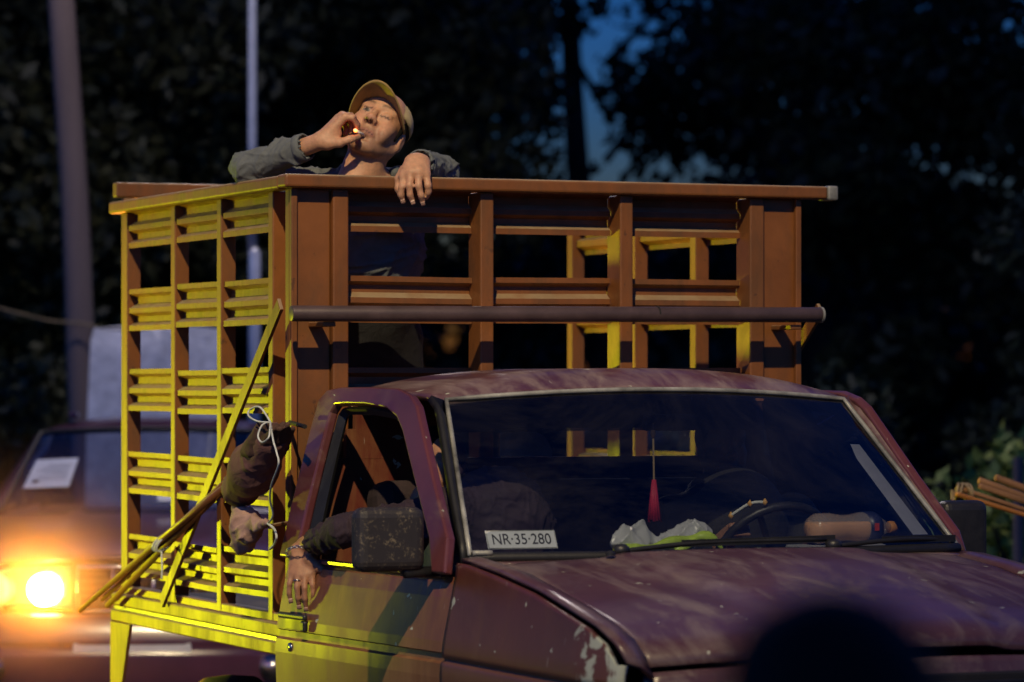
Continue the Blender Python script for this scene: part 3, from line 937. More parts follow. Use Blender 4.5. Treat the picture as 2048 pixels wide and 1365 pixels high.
# roof
def roof(u, v):
    x = wsp(0, 1).x * 0 + (1 - u) * 1 + 0
    s = -1 + 2 * v
    xs = wsx(s, 1) + .004
    x = xs + (.035 - xs) * u
    w = .655 + .044 * min(1, (u / .32)) ** .6
    e = 1 - (1 - min(1, u / .30)) ** 2
    z = 1.566 + .03 * (1 - s * s) + (.022 + .045 * (1 - abs(s) ** 3.2)) * e
    return (x, s * w, z)
MB().grid(roof, 24, 30).build('roof', 'roofp', truck, smooth=True, solid=.018)
# windshield
ws = MB().grid(lambda u, v: wsp(-1 + 2 * u, v), 24, 12).build('windshield', 'wind', truck, smooth=True)
MB().grid(lambda u, v: wsp(-.985 + 1.97 * u, .80 + .19 * v - .04 * (1 - (2 * u - 1) ** 2)) - Vector((.008, 0, .006)), 24, 4).build('sun_strip', 'strip', ws, smooth=True)
def edge_path(off=.004):
    p = [wsp(-1, t / 8) for t in range(9)] + [wsp(-1 + 2 * i / 20, 1) for i in range(1, 20)] + [wsp(1, 1 - t / 8) for t in range(9)]
    return [q + Vector((off, 0, off)) for q in p]
MB().tube(edge_path(.003), .0075, 8).build('windshield_trim', 'trim', ws, smooth=True)
MB().tube([wsp(-1 + 2 * i / 24, 0) + Vector((.006, 0, -.004)) for i in range(25)], .016, 8).build('lower_seal', 'rubber', ws, smooth=True)
MB().tube([wsp(-.998 + .07 * i / 4, .0) + Vector((.016, 0, .010)) for i in range(5)], .008, 8).build('corner_trim', 'trim', ws, smooth=True)
# pale grey strip just inside the glass along the driver's edge
mb = MB(); vs = []
for t in (.10, .2, .3, .4, .5, .6, .70):
    wd = .075 if t < .65 else .05
    vs += [wsp(.925 - wd - .012 * t, t) - Vector((.012, 0, .008)), wsp(.925 - .012 * t, t) - Vector((.012, 0, .008))]
mb.add(vs, [(2 * i, 2 * i + 1, 2 * i + 3, 2 * i + 2) for i in range(6)])
mb.build('edge_strip', simple('grey_edge_strip', (.33, .34, .42), .35, bmp=0, var=.1), ws)
# cowl and hood
MB().grid(lambda u, v: (lambda s: (wsx(s, 0) + .004 + .06 * v, s * .775, 1.122 - .006 * v + .006 * (1 - s * s)))(-1 + 2 * u), 24, 2).build('cowl', 'panel', truck, smooth=True, solid=.03)
HX = [1.281, 1.526, 1.825, 2.046, 2.168, 2.20, 2.225]; HZZ = [1.114, 1.091, 1.041, .996, .958, .935, .90]
def hood(u, v):
    s = -1 + 2 * v
    xa = wsx(s, 0) + .066; xb = 2.225 + .085 * (1 - s * s)
    x = xa + (xb - xa) * u
    xe = 1.281 + (2.225 - 1.281) * u
    z = float(np.interp(xe, HX, HZZ)) + .026 * (1 - s * s)
    yc = .40 - .12 * u
    z += .012 / (1 + math.exp((abs(s * .73) - yc) / .012))
    return (x, s * (.73 - .008 * u), z)
MB().grid(hood, 40, 60).build('hood', 'panel', truck, smooth=True, solid=.012)
# nose
def nose(u, v):
    s = -1 + 2 * u
    return (2.235 + .085 * (1 - s * s) + .04 * v, s * (.725 + .05 * v), .885 + .026 * (1 - s * s) - .14 * v)
MB().grid(nose, 30, 8).build('nose_panel', 'panel', truck, smooth=True, solid=.012)
gr = MB().bb(2.33, 2.372, -.44, .44, .775, .868).build('grille', 'dark', truck, bevel=.004)
for k in range(3):
    MB().bb(2.36, 2.386, -.43, .43, .785 + .028 * k, .793 + .028 * k).build('grille_bar', 'plastic', gr, bevel=.002)
for sgn in (-1, 1):
    hl = MB().bb(2.25, 2.325, *sorted((sgn * .48, sgn * .74)), .58, .72).build('headlight', 'glass', truck, bevel=.02)
    MB().bb(2.24, 2.265, *sorted((sgn * .49, sgn * .73)), .59, .71).build('reflector', 'chrome', hl)
MB().bb(2.20, 2.30, -.76, .76, .50, .75).build('front_panel', 'panel', truck, bevel=.02)
MB().bb(2.31, 2.45, -.84, .84, .40, .53).build('front_bumper', 'plastic', truck, bevel=.03, segs=3)
# washer jets, wipers
for y in (-.42, .16):
    MB().lathe([(.014, 0), (.014, .008), (.006, .014)], (1.36, y, 1.138)).build('washer_jet', 'plastic', truck)
for a, b, c in (((1.30, -.36, 1.146), (1.285, -.10, 1.165), (1.275, .30, 1.168)), ((1.285, .32, 1.148), (1.255, .55, 1.162), (1.20, .74, 1.158))):
    wp = MB().tube(catmull([a, b, c], 6), .007, 8).build('wiper', 'rubber', truck, smooth=True)
    MB().lathe([(.022, -.01), (.024, .012), (.012, .02)], a).build('wiper_pivot', 'plastic', wp, smooth=True)
    MB().bar(Vector(b) * .75 + Vector(a) * .25 + Vector((0, 0, .004)), Vector(c) + Vector((0, .03, .002)), .02, .006).build('wiper_blade', 'rubber', wp)

# -- cab inside -----------------------------------------------------------------
# back wall with its window opening
bw = MB().bb(.035, .06, -.80, .80, .40, 1.385).bb(.036, .059, -.69, .69, 1.475, 1.60).bb(.034, .061, -.72, -.52, 1.384, 1.476).bb(.034, .061, .52, .72, 1.384, 1.476).build('back_wall', 'side', truck)
MB().bb(.046, .050, -.519, .519, 1.386, 1.474).build('rear_window', 'glass', bw)
mb = MB().add([(.058, -.206, 1.388), (.058, -.206, 1.462), (.058, -.10, 1.466)] + [(.058, -.10 + .073 * math.sin(a * .196), 1.388 + .078 * math.cos(a * .196)) for a in range(1, 9)], [tuple(range(11))])
mb.build('rear_view_patch', simple('pale_view_patch', (.75, .75, .82), .6, bmp=0), bw, solid=.001)  # patch added for a pale thing seen through the rear window
MB().bb(.06, 1.2, -.77, .77, .40, .44).build('cab_floor', 'dark', truck)
da = MB().grid(lambda u, v: (lambda s: (wsx(s, 0) - .02 - .36 * v, s * .73, 1.112 - .02 * v - .10 * max(0, v - .75) * 4))(-1 + 2 * u), 20, 8).build('dashboard', 'dark', truck, smooth=True, solid=.03)
MB().bb(.84, .90, -.72, .72, .72, 1.01).build('dash_face', 'dark', da, bevel=.02)
MB().bb(.20, .72, -.68, .68, .62, .80).build('seat', 'seat', truck, bevel=.05, segs=3)
MB().box((.20, 0, 1.04), (.14, 1.36, .56), Matrix.Rotation(-.18, 3, 'Y')).build('seat_back', 'seat', truck, bevel=.05, segs=3)
# steering wheel
cw = Vector((.80, .37, 1.10)); ax = Vector((-.82, 0, .57)).normalized(); e1 = Vector((0, 1, 0)); e2 = ax.cross(e1)
ringp = [cw + (e1 * math.cos(t * .2618) + e2 * math.sin(t * .2618)) * .185 for t in range(25)]
sw = MB().tube(ringp, .014, 8).build('steering_wheel', 'plastic', truck, smooth=True)
for t in (0, 2.1, 4.2):
    MB().tube([cw, cw + (e1 * math.cos(t) + e2 * math.sin(t)) * .18], .011, 6).build('spoke', 'plastic', sw)
MB().tube([cw - ax * .01, cw - ax * .3], .03, 10).build('steering_column', 'plastic', sw)
# rear-view mirror
MB().box((.74, .06, 1.50), (.02, .20, .05), Matrix.Rotation(.2, 3, 'Z')).build('rear_view_mirror', 'plastic', truck, bevel=.01)
# lashing rods on the side of the rack
MB().tube([(.05, -.90, 1.497), (.27, -.93, 1.487)], .007, 8).build('lashing_rod', 'chassis', truck)
MB().tube([(.02, -.90, 1.187), (.12, -.99, 1.182)], .008, 8).build('lashing_rod', 'rack', truck)

# ------------------------------------------------------------------ the dark red car behind, its headlight lit
MAT['carpaint'] = None
def car_paint():
    m, ns, ls, b = new_mat('dark_red_car_paint')
    tc = ns.new('ShaderNodeTexCoord'); o = tc.outputs['Object']
    ls.new(ramp(ns, ls, noise(ns, ls, o, 4, 6), .3, .7, (.075, .028, .06, 1), (.115, .04, .08, 1)), b.inputs['Base Color'])
    b.inputs['Roughness'].default_value = .28; b.inputs['Coat Weight'].default_value = .5; b.inputs['Coat Roughness'].default_value = .12
    bump(ns, ls, b, noise(ns, ls, o, 2.5, 3), .08, .03)
    return m
MAT['carpaint'] = car_paint()
car = empty('sedan_car', (-1.68, 16.0, 0), -math.pi / 2 + .05)
tag(car, 'dark red sedan with a lit headlight behind the truck at the left', 'car')
CXS = [0, .06, .25, .95, 1.05]
def car_hood(u, v):
    s = -1 + 2 * v; x = -.02 - 1.12 * u - .09 * s * s * (1 - u)
    z = .86 + .125 * u ** .8 + .035 * (1 - s * s) - .05 * (1 - u) ** 6 + .012 * math.exp(-((abs(s) - .42) / .05) ** 2) * (.3 + u)
    return (x, s * (.74 + .03 * u), z)
MB().grid(car_hood, 26, 40).build('hood', 'carpaint', car, smooth=True, solid=.02)
def car_ws(u, v):
    s = -1 + 2 * u
    return Vector((-1.10 - .80 * v + .14 * (1 - s * s) * (1 - .4 * v), s * (.70 - .14 * v), .985 + .385 * v + .02 * (1 - s * s)))
cws = MB().grid(car_ws, 20, 8).build('windshield', glass_mat('car_glass', (.5, .5, .55), .03, 1.6), car, smooth=True)
MB().tube([car_ws(0, t / 8) for t in range(9)] + [car_ws(i / 16, 1) for i in range(1, 16)] + [car_ws(1, 1 - t / 8) for t in range(9)], .013, 6).build('windshield_seal', 'rubber', cws, smooth=True)
def car_roof(u, v):
    s = -1 + 2 * v; e = math.sin(min(1, u * 3) * math.pi / 2)
    return (car_ws(v, 1).x - 1.55 * u, s * (.56 + .03 * e), 1.372 + .02 * (1 - s * s) + .05 * e * (1 - s ** 4) - .12 * max(0, u - .75) ** 1.5 * 2)
MB().grid(car_roof, 20, 20).build('roof', 'carpaint', car, smooth=True, solid=.02)
MB().box((-2.2, -.42, 1.455), (.14, .045, .03)).build('roof_fin', 'carpaint', car, bevel=.01)
for sgn in (-1, 1):
    # wing over the headlight, body side, pillar
    def wing(u, v, sgn=sgn):
        x = .0 - .09 * 0 - 1.15 * u - .16 * v * (1 - u) ** 2
        return (x - .1, sgn * (.74 + .03 * u + (.12 - .02 * u) * v), .86 + .12 * u ** .8 - .10 * v ** 2.2 - .05 * (1 - u) ** 6)
    MB().grid(wing, 20, 8).build('wing', 'carpaint', car, smooth=True, solid=.015)
    def side(u, v, sgn=sgn):
        x = -.26 - 3.9 * u; z = .28 + .66 * v
        y = .80 + .07 * math.sin(math.pi * min(1, .15 + v * .8)) - .10 * abs(u - .5) ** 3 * 4
        for wx in (-.75, -3.35):
            q = math.hypot(x - wx, z - .3)
            if q < .36: y -= .10 * (1 - q / .36) ** .3
        return (x, sgn * y, z)
    MB().grid(side, 50, 14).build('body_side', 'carpaint', car, smooth=True, solid=.02)
    pil = [car_ws((1 + sgn) / 2, t / 8) for t in range(9)]
    MB().add([*pil, *[Vector((p.x - .14 - .05 * i / 8, sgn * (.80 - .20 * i / 8), p.z - .015)) for i, p in enumerate(pil)]], [(i, i + 1, 10 + i, 9 + i) for i in range(8)]).build('pillar', 'carpaint', car, smooth=True, solid=.02)
    MB().add([Vector((-1.35, sgn * .79, .95)), Vector((-2.0, sgn * .60, 1.35)), Vector((-3.2, sgn * .60, 1.35)), Vector((-3.8, sgn * .76, .96))], [(0, 1, 2, 3)]).build('side_window', 'glass', car)
    w_ = MB().lathe([(.18, -.1), (.27, -.105), (.305, -.07), (.31, 0), (.305, .07), (.27, .105), (.18, .1)], (-.75, sgn * .74, .312), 'y', 28).build('wheel', 'tyre', car, smooth=True)
    MB().lathe([(.03, -.108), (.12, -.09), (.185, -.1), (.185, .1), (.12, .09), (.03, .108)], (-.75, sgn * .74, .312), 'y', 24).build('rim', 'chrome', w_, smooth=True)
    w_ = MB().lathe([(.18, -.1), (.27, -.105), (.305, -.07), (.31, 0), (.305, .07), (.27, .105), (.18, .1)], (-3.35, sgn * .74, .312), 'y', 28).build('wheel', 'tyre', car, smooth=True)
    # headlight unit
    y0, y1 = sgn * .27, sgn * .76
    hl = MB().prism([(-.02, y0, .61), (-.02, y0, .80), (-.10, y1, .79), (-.10, y1, .63)], (-.10, 0, 0)).build('headlight', 'chrome', car, bevel=.01)
    MB().prism([(.006, y0, .61), (.006, y0, .80), (-.074, y1, .79), (-.074, y1, .63)], (.004, 0, 0)).build('lens', glass_mat('headlight_lens', (.95, .93, .88), .05), hl)
    if sgn < 0:
        MB().lathe([(.03, 0), (.066, .004), (.070, .012), (.03, .018)], (-.018, sgn * .395, .700), 'x', 24).build('lit_bulb', emit_mat('lit_headlight', (1, .52, .12), 300), hl, smooth=True)
        MB().lathe([(.03, 0), (.07, .004), (.074, .012), (.03, .018)], (-.052, sgn * .60, .70), 'x', 24).build('lit_signal', emit_mat('lit_turn_signal', (1, .50, .10), .0), hl, smooth=True)
# nose, grille, bumper
MB().bb(-.20, -.03, -.27, .27, .58, .83).build('grille_backing', 'dark', car)
gf = MB().tube([(-.012, -.245, .605), (-.012, -.245, .80), (-.006, .245, .80), (-.006, .245, .605), (-.012, -.245, .605)], .011, 8).build('grille_frame', 'chrome', car, smooth=True)
for k in (-.09, .09):
    MB().tube([(-.008, k, .605), (-.008, k, .80)], .009, 8).build('grille_divider', 'chrome', gf, smooth=True)
for k in range(5):
    MB().bb(-.028, -.018, -.24, .24, .63 + .034 * k, .638 + .034 * k).build('grille_bar', 'plastic', gf)
def bumper(u, v):
    s = -1 + 2 * u
    return (.10 - .22 * s ** 4 - .05 * (2 * v - 1) ** 2 - .02 * (1 if .55 < v < .62 else 0), s * .86, .22 + .375 * v)
bp_ = MB().grid(bumper, 30, 20).build('bumper', 'carpaint', car, smooth=True, solid=.03)
MB().bb(.06, .094, -.26, .26, .36, .47).build('number_plate', 'white_card', bp_, bevel=.004)
for y in (-.62, .62):
    MB().lathe([(.02, 0), (.055, .004), (.06, .02)], (.055, y, .36), 'x', 20).build('fog_lamp', 'chrome', bp_, smooth=True)
MB().bb(-4.2, -.25, -.78, .78, .25, .34).build('floor_pan', 'chassis', car)
MB().bb(-4.2, -3.6, -.74, .74, .34, .94).build('boot', 'carpaint', car, bevel=.08, segs=3)
MB().bb(-3.55, -1.5, -.70, .70, .34, .75).build('seat_block', 'seat', car, bevel=.05)
cd = MB().bb(-1.75, -1.15, -.66, .66, .80, .955).build('dashboard', 'dark', car, bevel=.03)
# papers behind the car's windscreen
def ws_card(name, label, s0, s1, t0, t1, txt=False):
    q = [car_ws(s0, t0), car_ws(s1, t0), car_ws(s1 - .0, t1), car_ws(s0, t1)]
    q = [Vector((p.x + .006, p.y, p.z + .008)) for p in q]
    o = MB().prism(q, (-.002, 0, -.001)).build('paper_notice', 'white_card', None)
    o.matrix_world = car.matrix_basis
    tag(o, label, 'paper')
    if txt:
        ex = (q[1] - q[0]); ey = (q[3] - q[0])
        for k in range(6):
            a = q[0] + ex * .12 + ey * (.28 + .10 * k) + Vector((.004, 0, .003)); b = a + ex * (.74 - .12 * (k % 3))
            MB().bar(a, b, .006, .001, ey).build('printed_line', simple('grey_print', (.45, .46, .5), .7, bmp=0), o)
        a = q[0] + ex * .70 + ey * .2 + Vector((.004, 0, .003))
        MB().bar(a, a + ex * .14, .02, .001, ey).build('stamp', 'ink', o)
    return o
car.rotation_euler = (0, 0, -math.pi / 2 + .05)
ws_card('paper', 'white printed notice stuck on the left side of the dark red car windscreen', .215, .045, .30, .64, True)
ws_card('paper', 'small pale paper low in the dark red car windscreen, seen through the side rack', .60, .54, .12, .34)
hd_l = bpy.data.lights.new('headlight_beam', 'SPOT'); hd_l.energy = 300; hd_l.color = (1, .30, .02); hd_l.spot_size = 2.6; hd_l.spot_blend = 1; hd_l.shadow_soft_size = .05
hdo = bpy.data.objects.new('headlight_beam', hd_l); COL.objects.link(hdo); hdo.parent = car; hdo.location = (.09, -.395, .695)
hdo.rotation_euler = (math.pi / 2, 0, -math.pi / 2)

# ------------------------------------------------------------------ things tied on the truck
def in_truck(o):
    o.matrix_world = T_M @ o.matrix_basis
    return o
def tp(u, v, y):
    """truck-frame point on the lengthwise plane y seen at photo position u, v"""
    a = tl(u, v, 9.0); b = tl(u, v, 13.0); t = (y - a.y) / (b.y - a.y)
    return a + (b - a) * t

# long thin sticks lashed along the side
for (u0, v0, u1, v1, y, r_, lab) in [(487, 930, 205, 1200, -.945, .0085, 'thin upper pole of the bundle lashed slanting along the side rack'),
                                    (448, 975, 160, 1222, -.965, .0105, 'longest lowest pole of the bundle lashed slanting along the side rack'),
                                    (440, 985, 215, 1212, -.94, .012, 'thick middle pole of the bundle lashed slanting along the side rack')]:
    a, b = tp(u0, v0, y), tp(u1, v1, y)
    o = MB().tube([a, a * .6 + b * .4 + Vector((0, 0, .006)), b], [r_, r_ * 1.1, r_ * .9], 10).build('lashed_pole', 'rack', None, smooth=True)
    in_truck(o); tag(o, lab, 'pole', 'poles lashed to the side rack')
c = tp(322, 1085, -.955)
pts = [c + Vector((.012 * math.sin(i * .8) + .003 * i, .034 * math.cos(i * .8), .03 * math.sin(i * .8 + .6) - .0)) for i in range(22)]
pts += [c + Vector((.07, -.02, -.04)), c + Vector((.075, -.02, -.09)), c + Vector((.07, -.02, -.12))]
o = in_truck(MB().tube(catmull(pts, 3), .0035, 6).build('lashing_string', 'string', None, smooth=True))
tag(o, 'pale string knotted round the lashed poles near the rear post', 'string')

# felt sack hanging from the upper rod
V0 = Field((-.42, -1.16, 1.18), (.28, -.86, 1.60), .006)
top, bot = tp(548, 868, -1.0), tp(478, 985, -1.0)
d = (bot - top)
V0.cap(top + d * .10, top + d * .62, .056, .074, k=.03).cap(top + d * .55, bot - d * .06, .076, .056, k=.03)
V0.ell(bot + Vector((.0, 0, .01)), (.058, .05, .035), k=.03)
V, Q = V0.mesh(); V = smooth_mesh(V, Q, 2); V = wrinkle(V, Q, .010, 70, 3, 3)
sk = empty('sack'); in_truck(sk); tag(sk, 'brown felt sack hanging by white string on the side rack', 'sack')
field_obj('sack_body', V, Q, 'sack', sk)
V0 = Field((-.2, -1.16, 1.34), (.34, -.84, 1.62), .005)
for i in range(11):
    a = i * .571; rr = .050 + .012 * (i % 3)
    e = top + Vector((math.cos(a) * rr * 1.15, math.sin(a) * rr * .7, .015 + .012 * (i % 2)))
    V0.cap(top + d * .30 + Vector((math.cos(a) * .05, math.sin(a) * .05, 0)), e, .022, .010, k=.012)
V0.cap(top + d * .32, top + d * .02, .05, .034, k=.02)
V, Q = V0.mesh(); V = wrinkle(V, Q, .006, 60, 5)
field_obj('gathered_neck', V, Q, 'sackrim', sk)
kn = tp(541, 845, -1.04)
loop1 = [kn, tp(520, 815, -1.06), tp(500, 820, -1.06), tp(497, 832, -1.07), tp(515, 843, -1.06), kn]
loop2 = [kn, tp(525, 850, -1.08), tp(516, 872, -1.1), tp(524, 885, -1.1), tp(537, 876, -1.1), tp(540, 858, -1.08), kn]
tail = [kn, tp(546, 880, -1.1), tp(553, 905, -1.1), tp(557, 930, -1.1), tp(543, 970, -1.08), tp(540, 1000, -1.06), tp(546, 1030, -1.04), tp(537, 1046, -1.03)]
for nm, pth in (('string_loop', loop1), ('string_loop', loop2), ('string_tail', tail)):
    MB().tube(catmull(pth, 6), .0030, 6).build(nm, 'string', sk, smooth=True)

# cloth bag on the lower rod
V0 = Field((-.5, -1.16, .92), (.2, -.84, 1.28), .006)
a, b, c2 = tp(533, 1046, -1.0), tp(490, 1052, -1.0), tp(484, 1088, -1.0)
V0.cap(a, b, .012, .042, k=.02).cap(b, c2, .048, .030, k=.03).cap(b + Vector((-.01, 0, .02)), tp(470, 1020, -1.0), .04, .016, k=.03).cap(c2, tp(500, 1070, -1.0), .03, .034, k=.03)
V, Q = V0.mesh(); V = wrinkle(V, Q, .020, 90, 8, 3.0)
cb = empty('cloth_bag'); in_truck(cb); tag(cb, 'crumpled beige cloth bag tied below the felt sack', 'bag')
field_obj('bag_body', V, Q, 'bagcloth', cb)
MB().tube(catmull([a, tp(548, 1058, -1.0), tp(553, 1075, -1.02), tp(548, 1090, -1.0), tp(540, 1098, -1.0)], 6), .004, 6).build('tie_string', 'string', cb, smooth=True)

# ------------------------------------------------------------------ things on the dashboard
# registration card with its number
pc = Vector((1.165, -.606, 1.178)); ex = Vector((.02, .203, .0)).normalized(); up = Vector((-.55, .02, .80)).normalized(); nz = ex.cross(up)
up = nz.cross(ex)
Mx = Matrix((ex, up, nz)).transposed().to_4x4(); Mx.translation = pc
card = MB().box((0, 0, 0), (.205, .062, .002)).build('number_card', 'white_card', None, bevel=.001)
card.matrix_world = T_M @ Mx
tag(card, 'white card reading NR-35-280 in the lower left windscreen corner', 'card')
tm = link('card_lettering', text_mesh('NR·35·280', .05), 'ink', card); tm.location = (0, -.001, .0018); tm.scale = (.80, 1.0, 1)
MB().tube([(-.1, -.029, .0015), (.1, -.029, .0015), (.1, .029, .0015), (-.1, .029, .0015), (-.1, -.029, .0015)], .0012, 5).build('card_border', 'trim', card)

# plastic bag with a yellow-green edge
V0 = Field((1.05, -.40, 1.10), (1.30, .02, 1.30), .004)
V0.ell((1.165, -.265, 1.165), (.04, .07, .045), k=.02).ell((1.15, -.23, 1.19), (.03, .03, .035), k=.02).cap((1.16, -.20, 1.15), (1.16, -.10, 1.165), .025, .03, k=.02).ell((1.15, -.055, 1.19), (.035, .055, .035), k=.03)
V, Q = V0.mesh(); V = wrinkle(V, Q, .022, 110, 12, 3)
pm, ns, ls, b = new_mat('thin_white_plastic'); b.inputs['Base Color'].default_value = (.82, .84, .88, 1); b.inputs['Roughness'].default_value = .3; b.inputs['Transmission Weight'].default_value = .35; b.inputs['Alpha'].default_value = .8
bag = empty('plastic_bag'); in_truck(bag); tag(bag, 'crumpled clear and yellow-green plastic bag on the middle of the dashboard', 'bag')
field_obj('bag_film', V, Q, pm, bag)
V0 = Field((1.05, -.40, 1.08), (1.32, .06, 1.24), .004)
pth = catmull([(1.20, -.33, 1.135), (1.21, -.25, 1.15), (1.20, -.17, 1.16), (1.20, -.10, 1.175), (1.20, -.04, 1.175), (1.205, 0, 1.145)], 4)
V0.chain([tuple(p) for p in pth], [.012 + .006 * math.sin(i * .9) for i in range(len(pth))], k=.008)
V0.cap((1.215, -.16, 1.125), (1.21, -.09, 1.165), .009, .012, k=.01)
V, Q = V0.mesh(); V = wrinkle(V, Q, .005, 90, 2)
field_obj('green_edge', V, Q, simple('yellow_green_plastic', (.42, .58, .06), .35, var=.2), bag)

# bottle with orange drink lying on the dashboard
bt = empty('drink_bottle'); bt.matrix_world = T_M @ Matrix.Translation((1.07, .355, 1.188)) @ Matrix.Rotation(math.radians(8), 4, 'Z') @ Matrix.Scale(1.12, 4)
tag(bt, 'plastic bottle of orange drink lying on the dashboard by the steering wheel', 'bottle')
prof = [(.004, 0), (.03, .002), (.041, .02), (.042, .06), (.036, .10), (.036, .13), (.042, .16), (.042, .20), (.030, .225), (.014, .25), (.013, .262)]
pet, ns, ls, b = new_mat('scuffed_clear_plastic'); b.inputs['Base Color'].default_value = (.55, .47, .45, 1); b.inputs['Roughness'].default_value = .2; b.inputs['Alpha'].default_value = .38
MB().lathe(prof, (0, 0, 0), 'y', 24).build('bottle_shell', pet, bt, smooth=True)
mb = MB().lathe([(max(.002, r_ - .003), h) for r_, h in prof[:8]], (0, 0, 0), 'y', 24)
mb.v = [(p[0], p[1], min(p[2], .018)) for p in mb.v]
mb.build('orange_drink', simple('orange_drink', (.9, .42, .13), .25, bmp=0, var=.05), bt, smooth=True)
MB().lathe([(.0432, .172), (.0432, .205), (.036, .217)], (0, 0, 0), 'y', 24).build('bottle_label', simple('navy_bottle_label', (.02, .025, .08), .4), bt, smooth=True)
MB().lathe([(.015, .258), (.0165, .26), (.0165, .278), (.014, .28)], (0, 0, 0), 'y', 16).build('bottle_cap', simple('orange_cap', (.6, .25, .05), .4), bt, smooth=True)
MB().box((.0435, .188, .004), (.002, .014, .02)).build('label_mark', simple('red_mark', (.6, .06, .03), .4, bmp=0), bt)

# papers and cap on the dash, red tassel hanging from the inside mirror
o = in_truck(MB().prism([(1.02, .30, 1.120), (1.16, .27, 1.118), (1.15, .58, 1.118), (1.0, .62, 1.122)], (0, 0, .022)).build('folded_papers', simple('grey_papers', (.30, .31, .33), .7), None, bevel=.006))
tag(o, 'grey folded papers on the dashboard under the drink bottle', 'papers')
ts = empty('hanging_tassel'); in_truck(ts); tag(ts, 'red tassel hanging on a thin cord in the middle of the windscreen', 'tassel')
h0 = tl(1306, 868, 10.62); h1 = tl(1308, 960, 10.62); h2 = tl(1309, 1042, 10.62)
MB().tube([h0 + Vector((0, 0, .03)), h1], .003, 6).build('cord', 'rope', ts)
MB().lathe([(.006, .012), (.008, .0), (.005, -.012)], h0, n=10).build('bead', 'wood', ts, smooth=True)
mb = MB()
for i in range(12):
    a_ = i * 2 * math.pi / 12
    mb.tube([h1 + Vector((.003 * math.cos(a_), .003 * math.sin(a_), 0)), h2 + Vector((.017 * math.cos(a_), .017 * math.sin(a_), .004 * math.sin(5 * a_)))], [.004, .006], 5)
t_ = mb.build('red_threads', simple('crimson_thread', (.42, .015, .05), .6, bmp=0), ts, smooth=True); t_['kind'] = 'stuff'
hk = empty('beaded_cord'); in_truck(hk); tag(hk, 'beaded cord draped over the left rim of the steering wheel', 'cord')
p0, p1, p2 = tl(1462, 1032, 10.75), tl(1500, 1008, 10.72), tl(1530, 1005, 10.72)
MB().tube(catmull([p0, p1, p2], 6), .005, 6).build('cord', 'string', hk, smooth=True)
for p in (p0, p1, p2):
    MB().lathe([(.001, -.012), (.009, 0), (.001, .012)], p, n=10).build('bead', simple('amber_bead', (.6, .33, .08), .4, bmp=0), hk, smooth=True)

# ------------------------------------------------------------------ loaded cart at the right edge
cart = empty('hand_cart', (3.02, 13.2, 0), .0); tag(cart, 'dark wooden hand cart at the right edge carrying long planks', 'cart')
MB().bb(-.98, 1.0, -.45, .45, .74, 1.02).build('cart_box', simple('dark_cart_wood', (.05, .02, .018), .7), cart, bevel=.05, segs=3)
MB().tube([(-.2, -.5, .42), (-.2, .5, .42)], .03, 10).build('axle', 'chassis', cart)
for y in (-.52, .52):
    MB().lathe([(.36, -.03), (.42, -.03), (.42, .03), (.36, .03)], (-.2, y, .42), 'y', 32).build('cart_wheel', 'tyre', cart, smooth=True)
    for k in range(6):
        a_ = k * math.pi / 6
        MB().bar((-.2 - .37 * math.cos(a_), y, .42 - .37 * math.sin(a_)), (-.2 + .37 * math.cos(a_), y, .42 + .37 * math.sin(a_)), .03, .02, (0, 1, 0)).build('spoke', 'wood', cart)
for x in (-.55, .6):
    MB().bb(x, x + .06, -.4, .4, 1.02, 1.10 if x < 0 else 1.02 + .01).build('cross_bearer', 'wood', cart, bevel=.004)
MB().bb(.55, .62, -.05, .02, .0, .75).build('prop', 'wood', cart)
planks = [(1912, 988, 13.05, .034, .016, 'orange', 'orange flat bar lowest in the plank stack on the cart'),
          (1922, 978, 13.12, .036, .015, 'wood', 'brown plank second from the bottom of the stack on the cart'),
          (1958, 972, 13.2, .032, .020, 'wood', 'worn plank in the middle of the stack on the cart'),
          (1957, 961, 13.3, .04, .04, 'wood', 'long brown pole second from the top of the stack on the cart'),
          (1990, 955, 13.38, .035, .035, 'wood', 'topmost brown pole of the stack on the cart')]
for u, v, d_, w_, t_, mt, lab in planks:
    a = at(u, v, d_); b = a + Vector((1.75, .25, -.60 + .0035 * (v - 970)))
    if mt == 'wood' and v < 965:
        o = MB().tube([a, b], .0135, 12).build('wooden_pole', 'wood', None, bevel=.004)
    else:
        o = MB().bar(a, b, t_, w_).build('wooden_plank', mt, None, bevel=.006)
    tag(o, lab, 'plank' if v > 965 else 'pole', 'long timbers on the cart')
a = at(1935, 992, 13.15)
pts = [a + Vector((.03 * math.sin(i * .5) - .02, .08 * math.cos(i * 1.1), .032 * math.sin(i * 1.1) + .012)) for i in range(24)]
o = MB().tube(catmull(pts, 3), .005, 6).build('rope', 'rope', None, smooth=True); tag(o, 'hemp rope wound round the near end of the stacked planks', 'rope')
o = MB().tube([Vector((at(2037, 900, 18.0).x, 18.0, 0)), at(2037, 915, 18.0)], [.03, .026], 10).build('fence_post', 'polewood', None)
tag(o, 'grey fence post at the right edge behind the stacked planks', 'post')

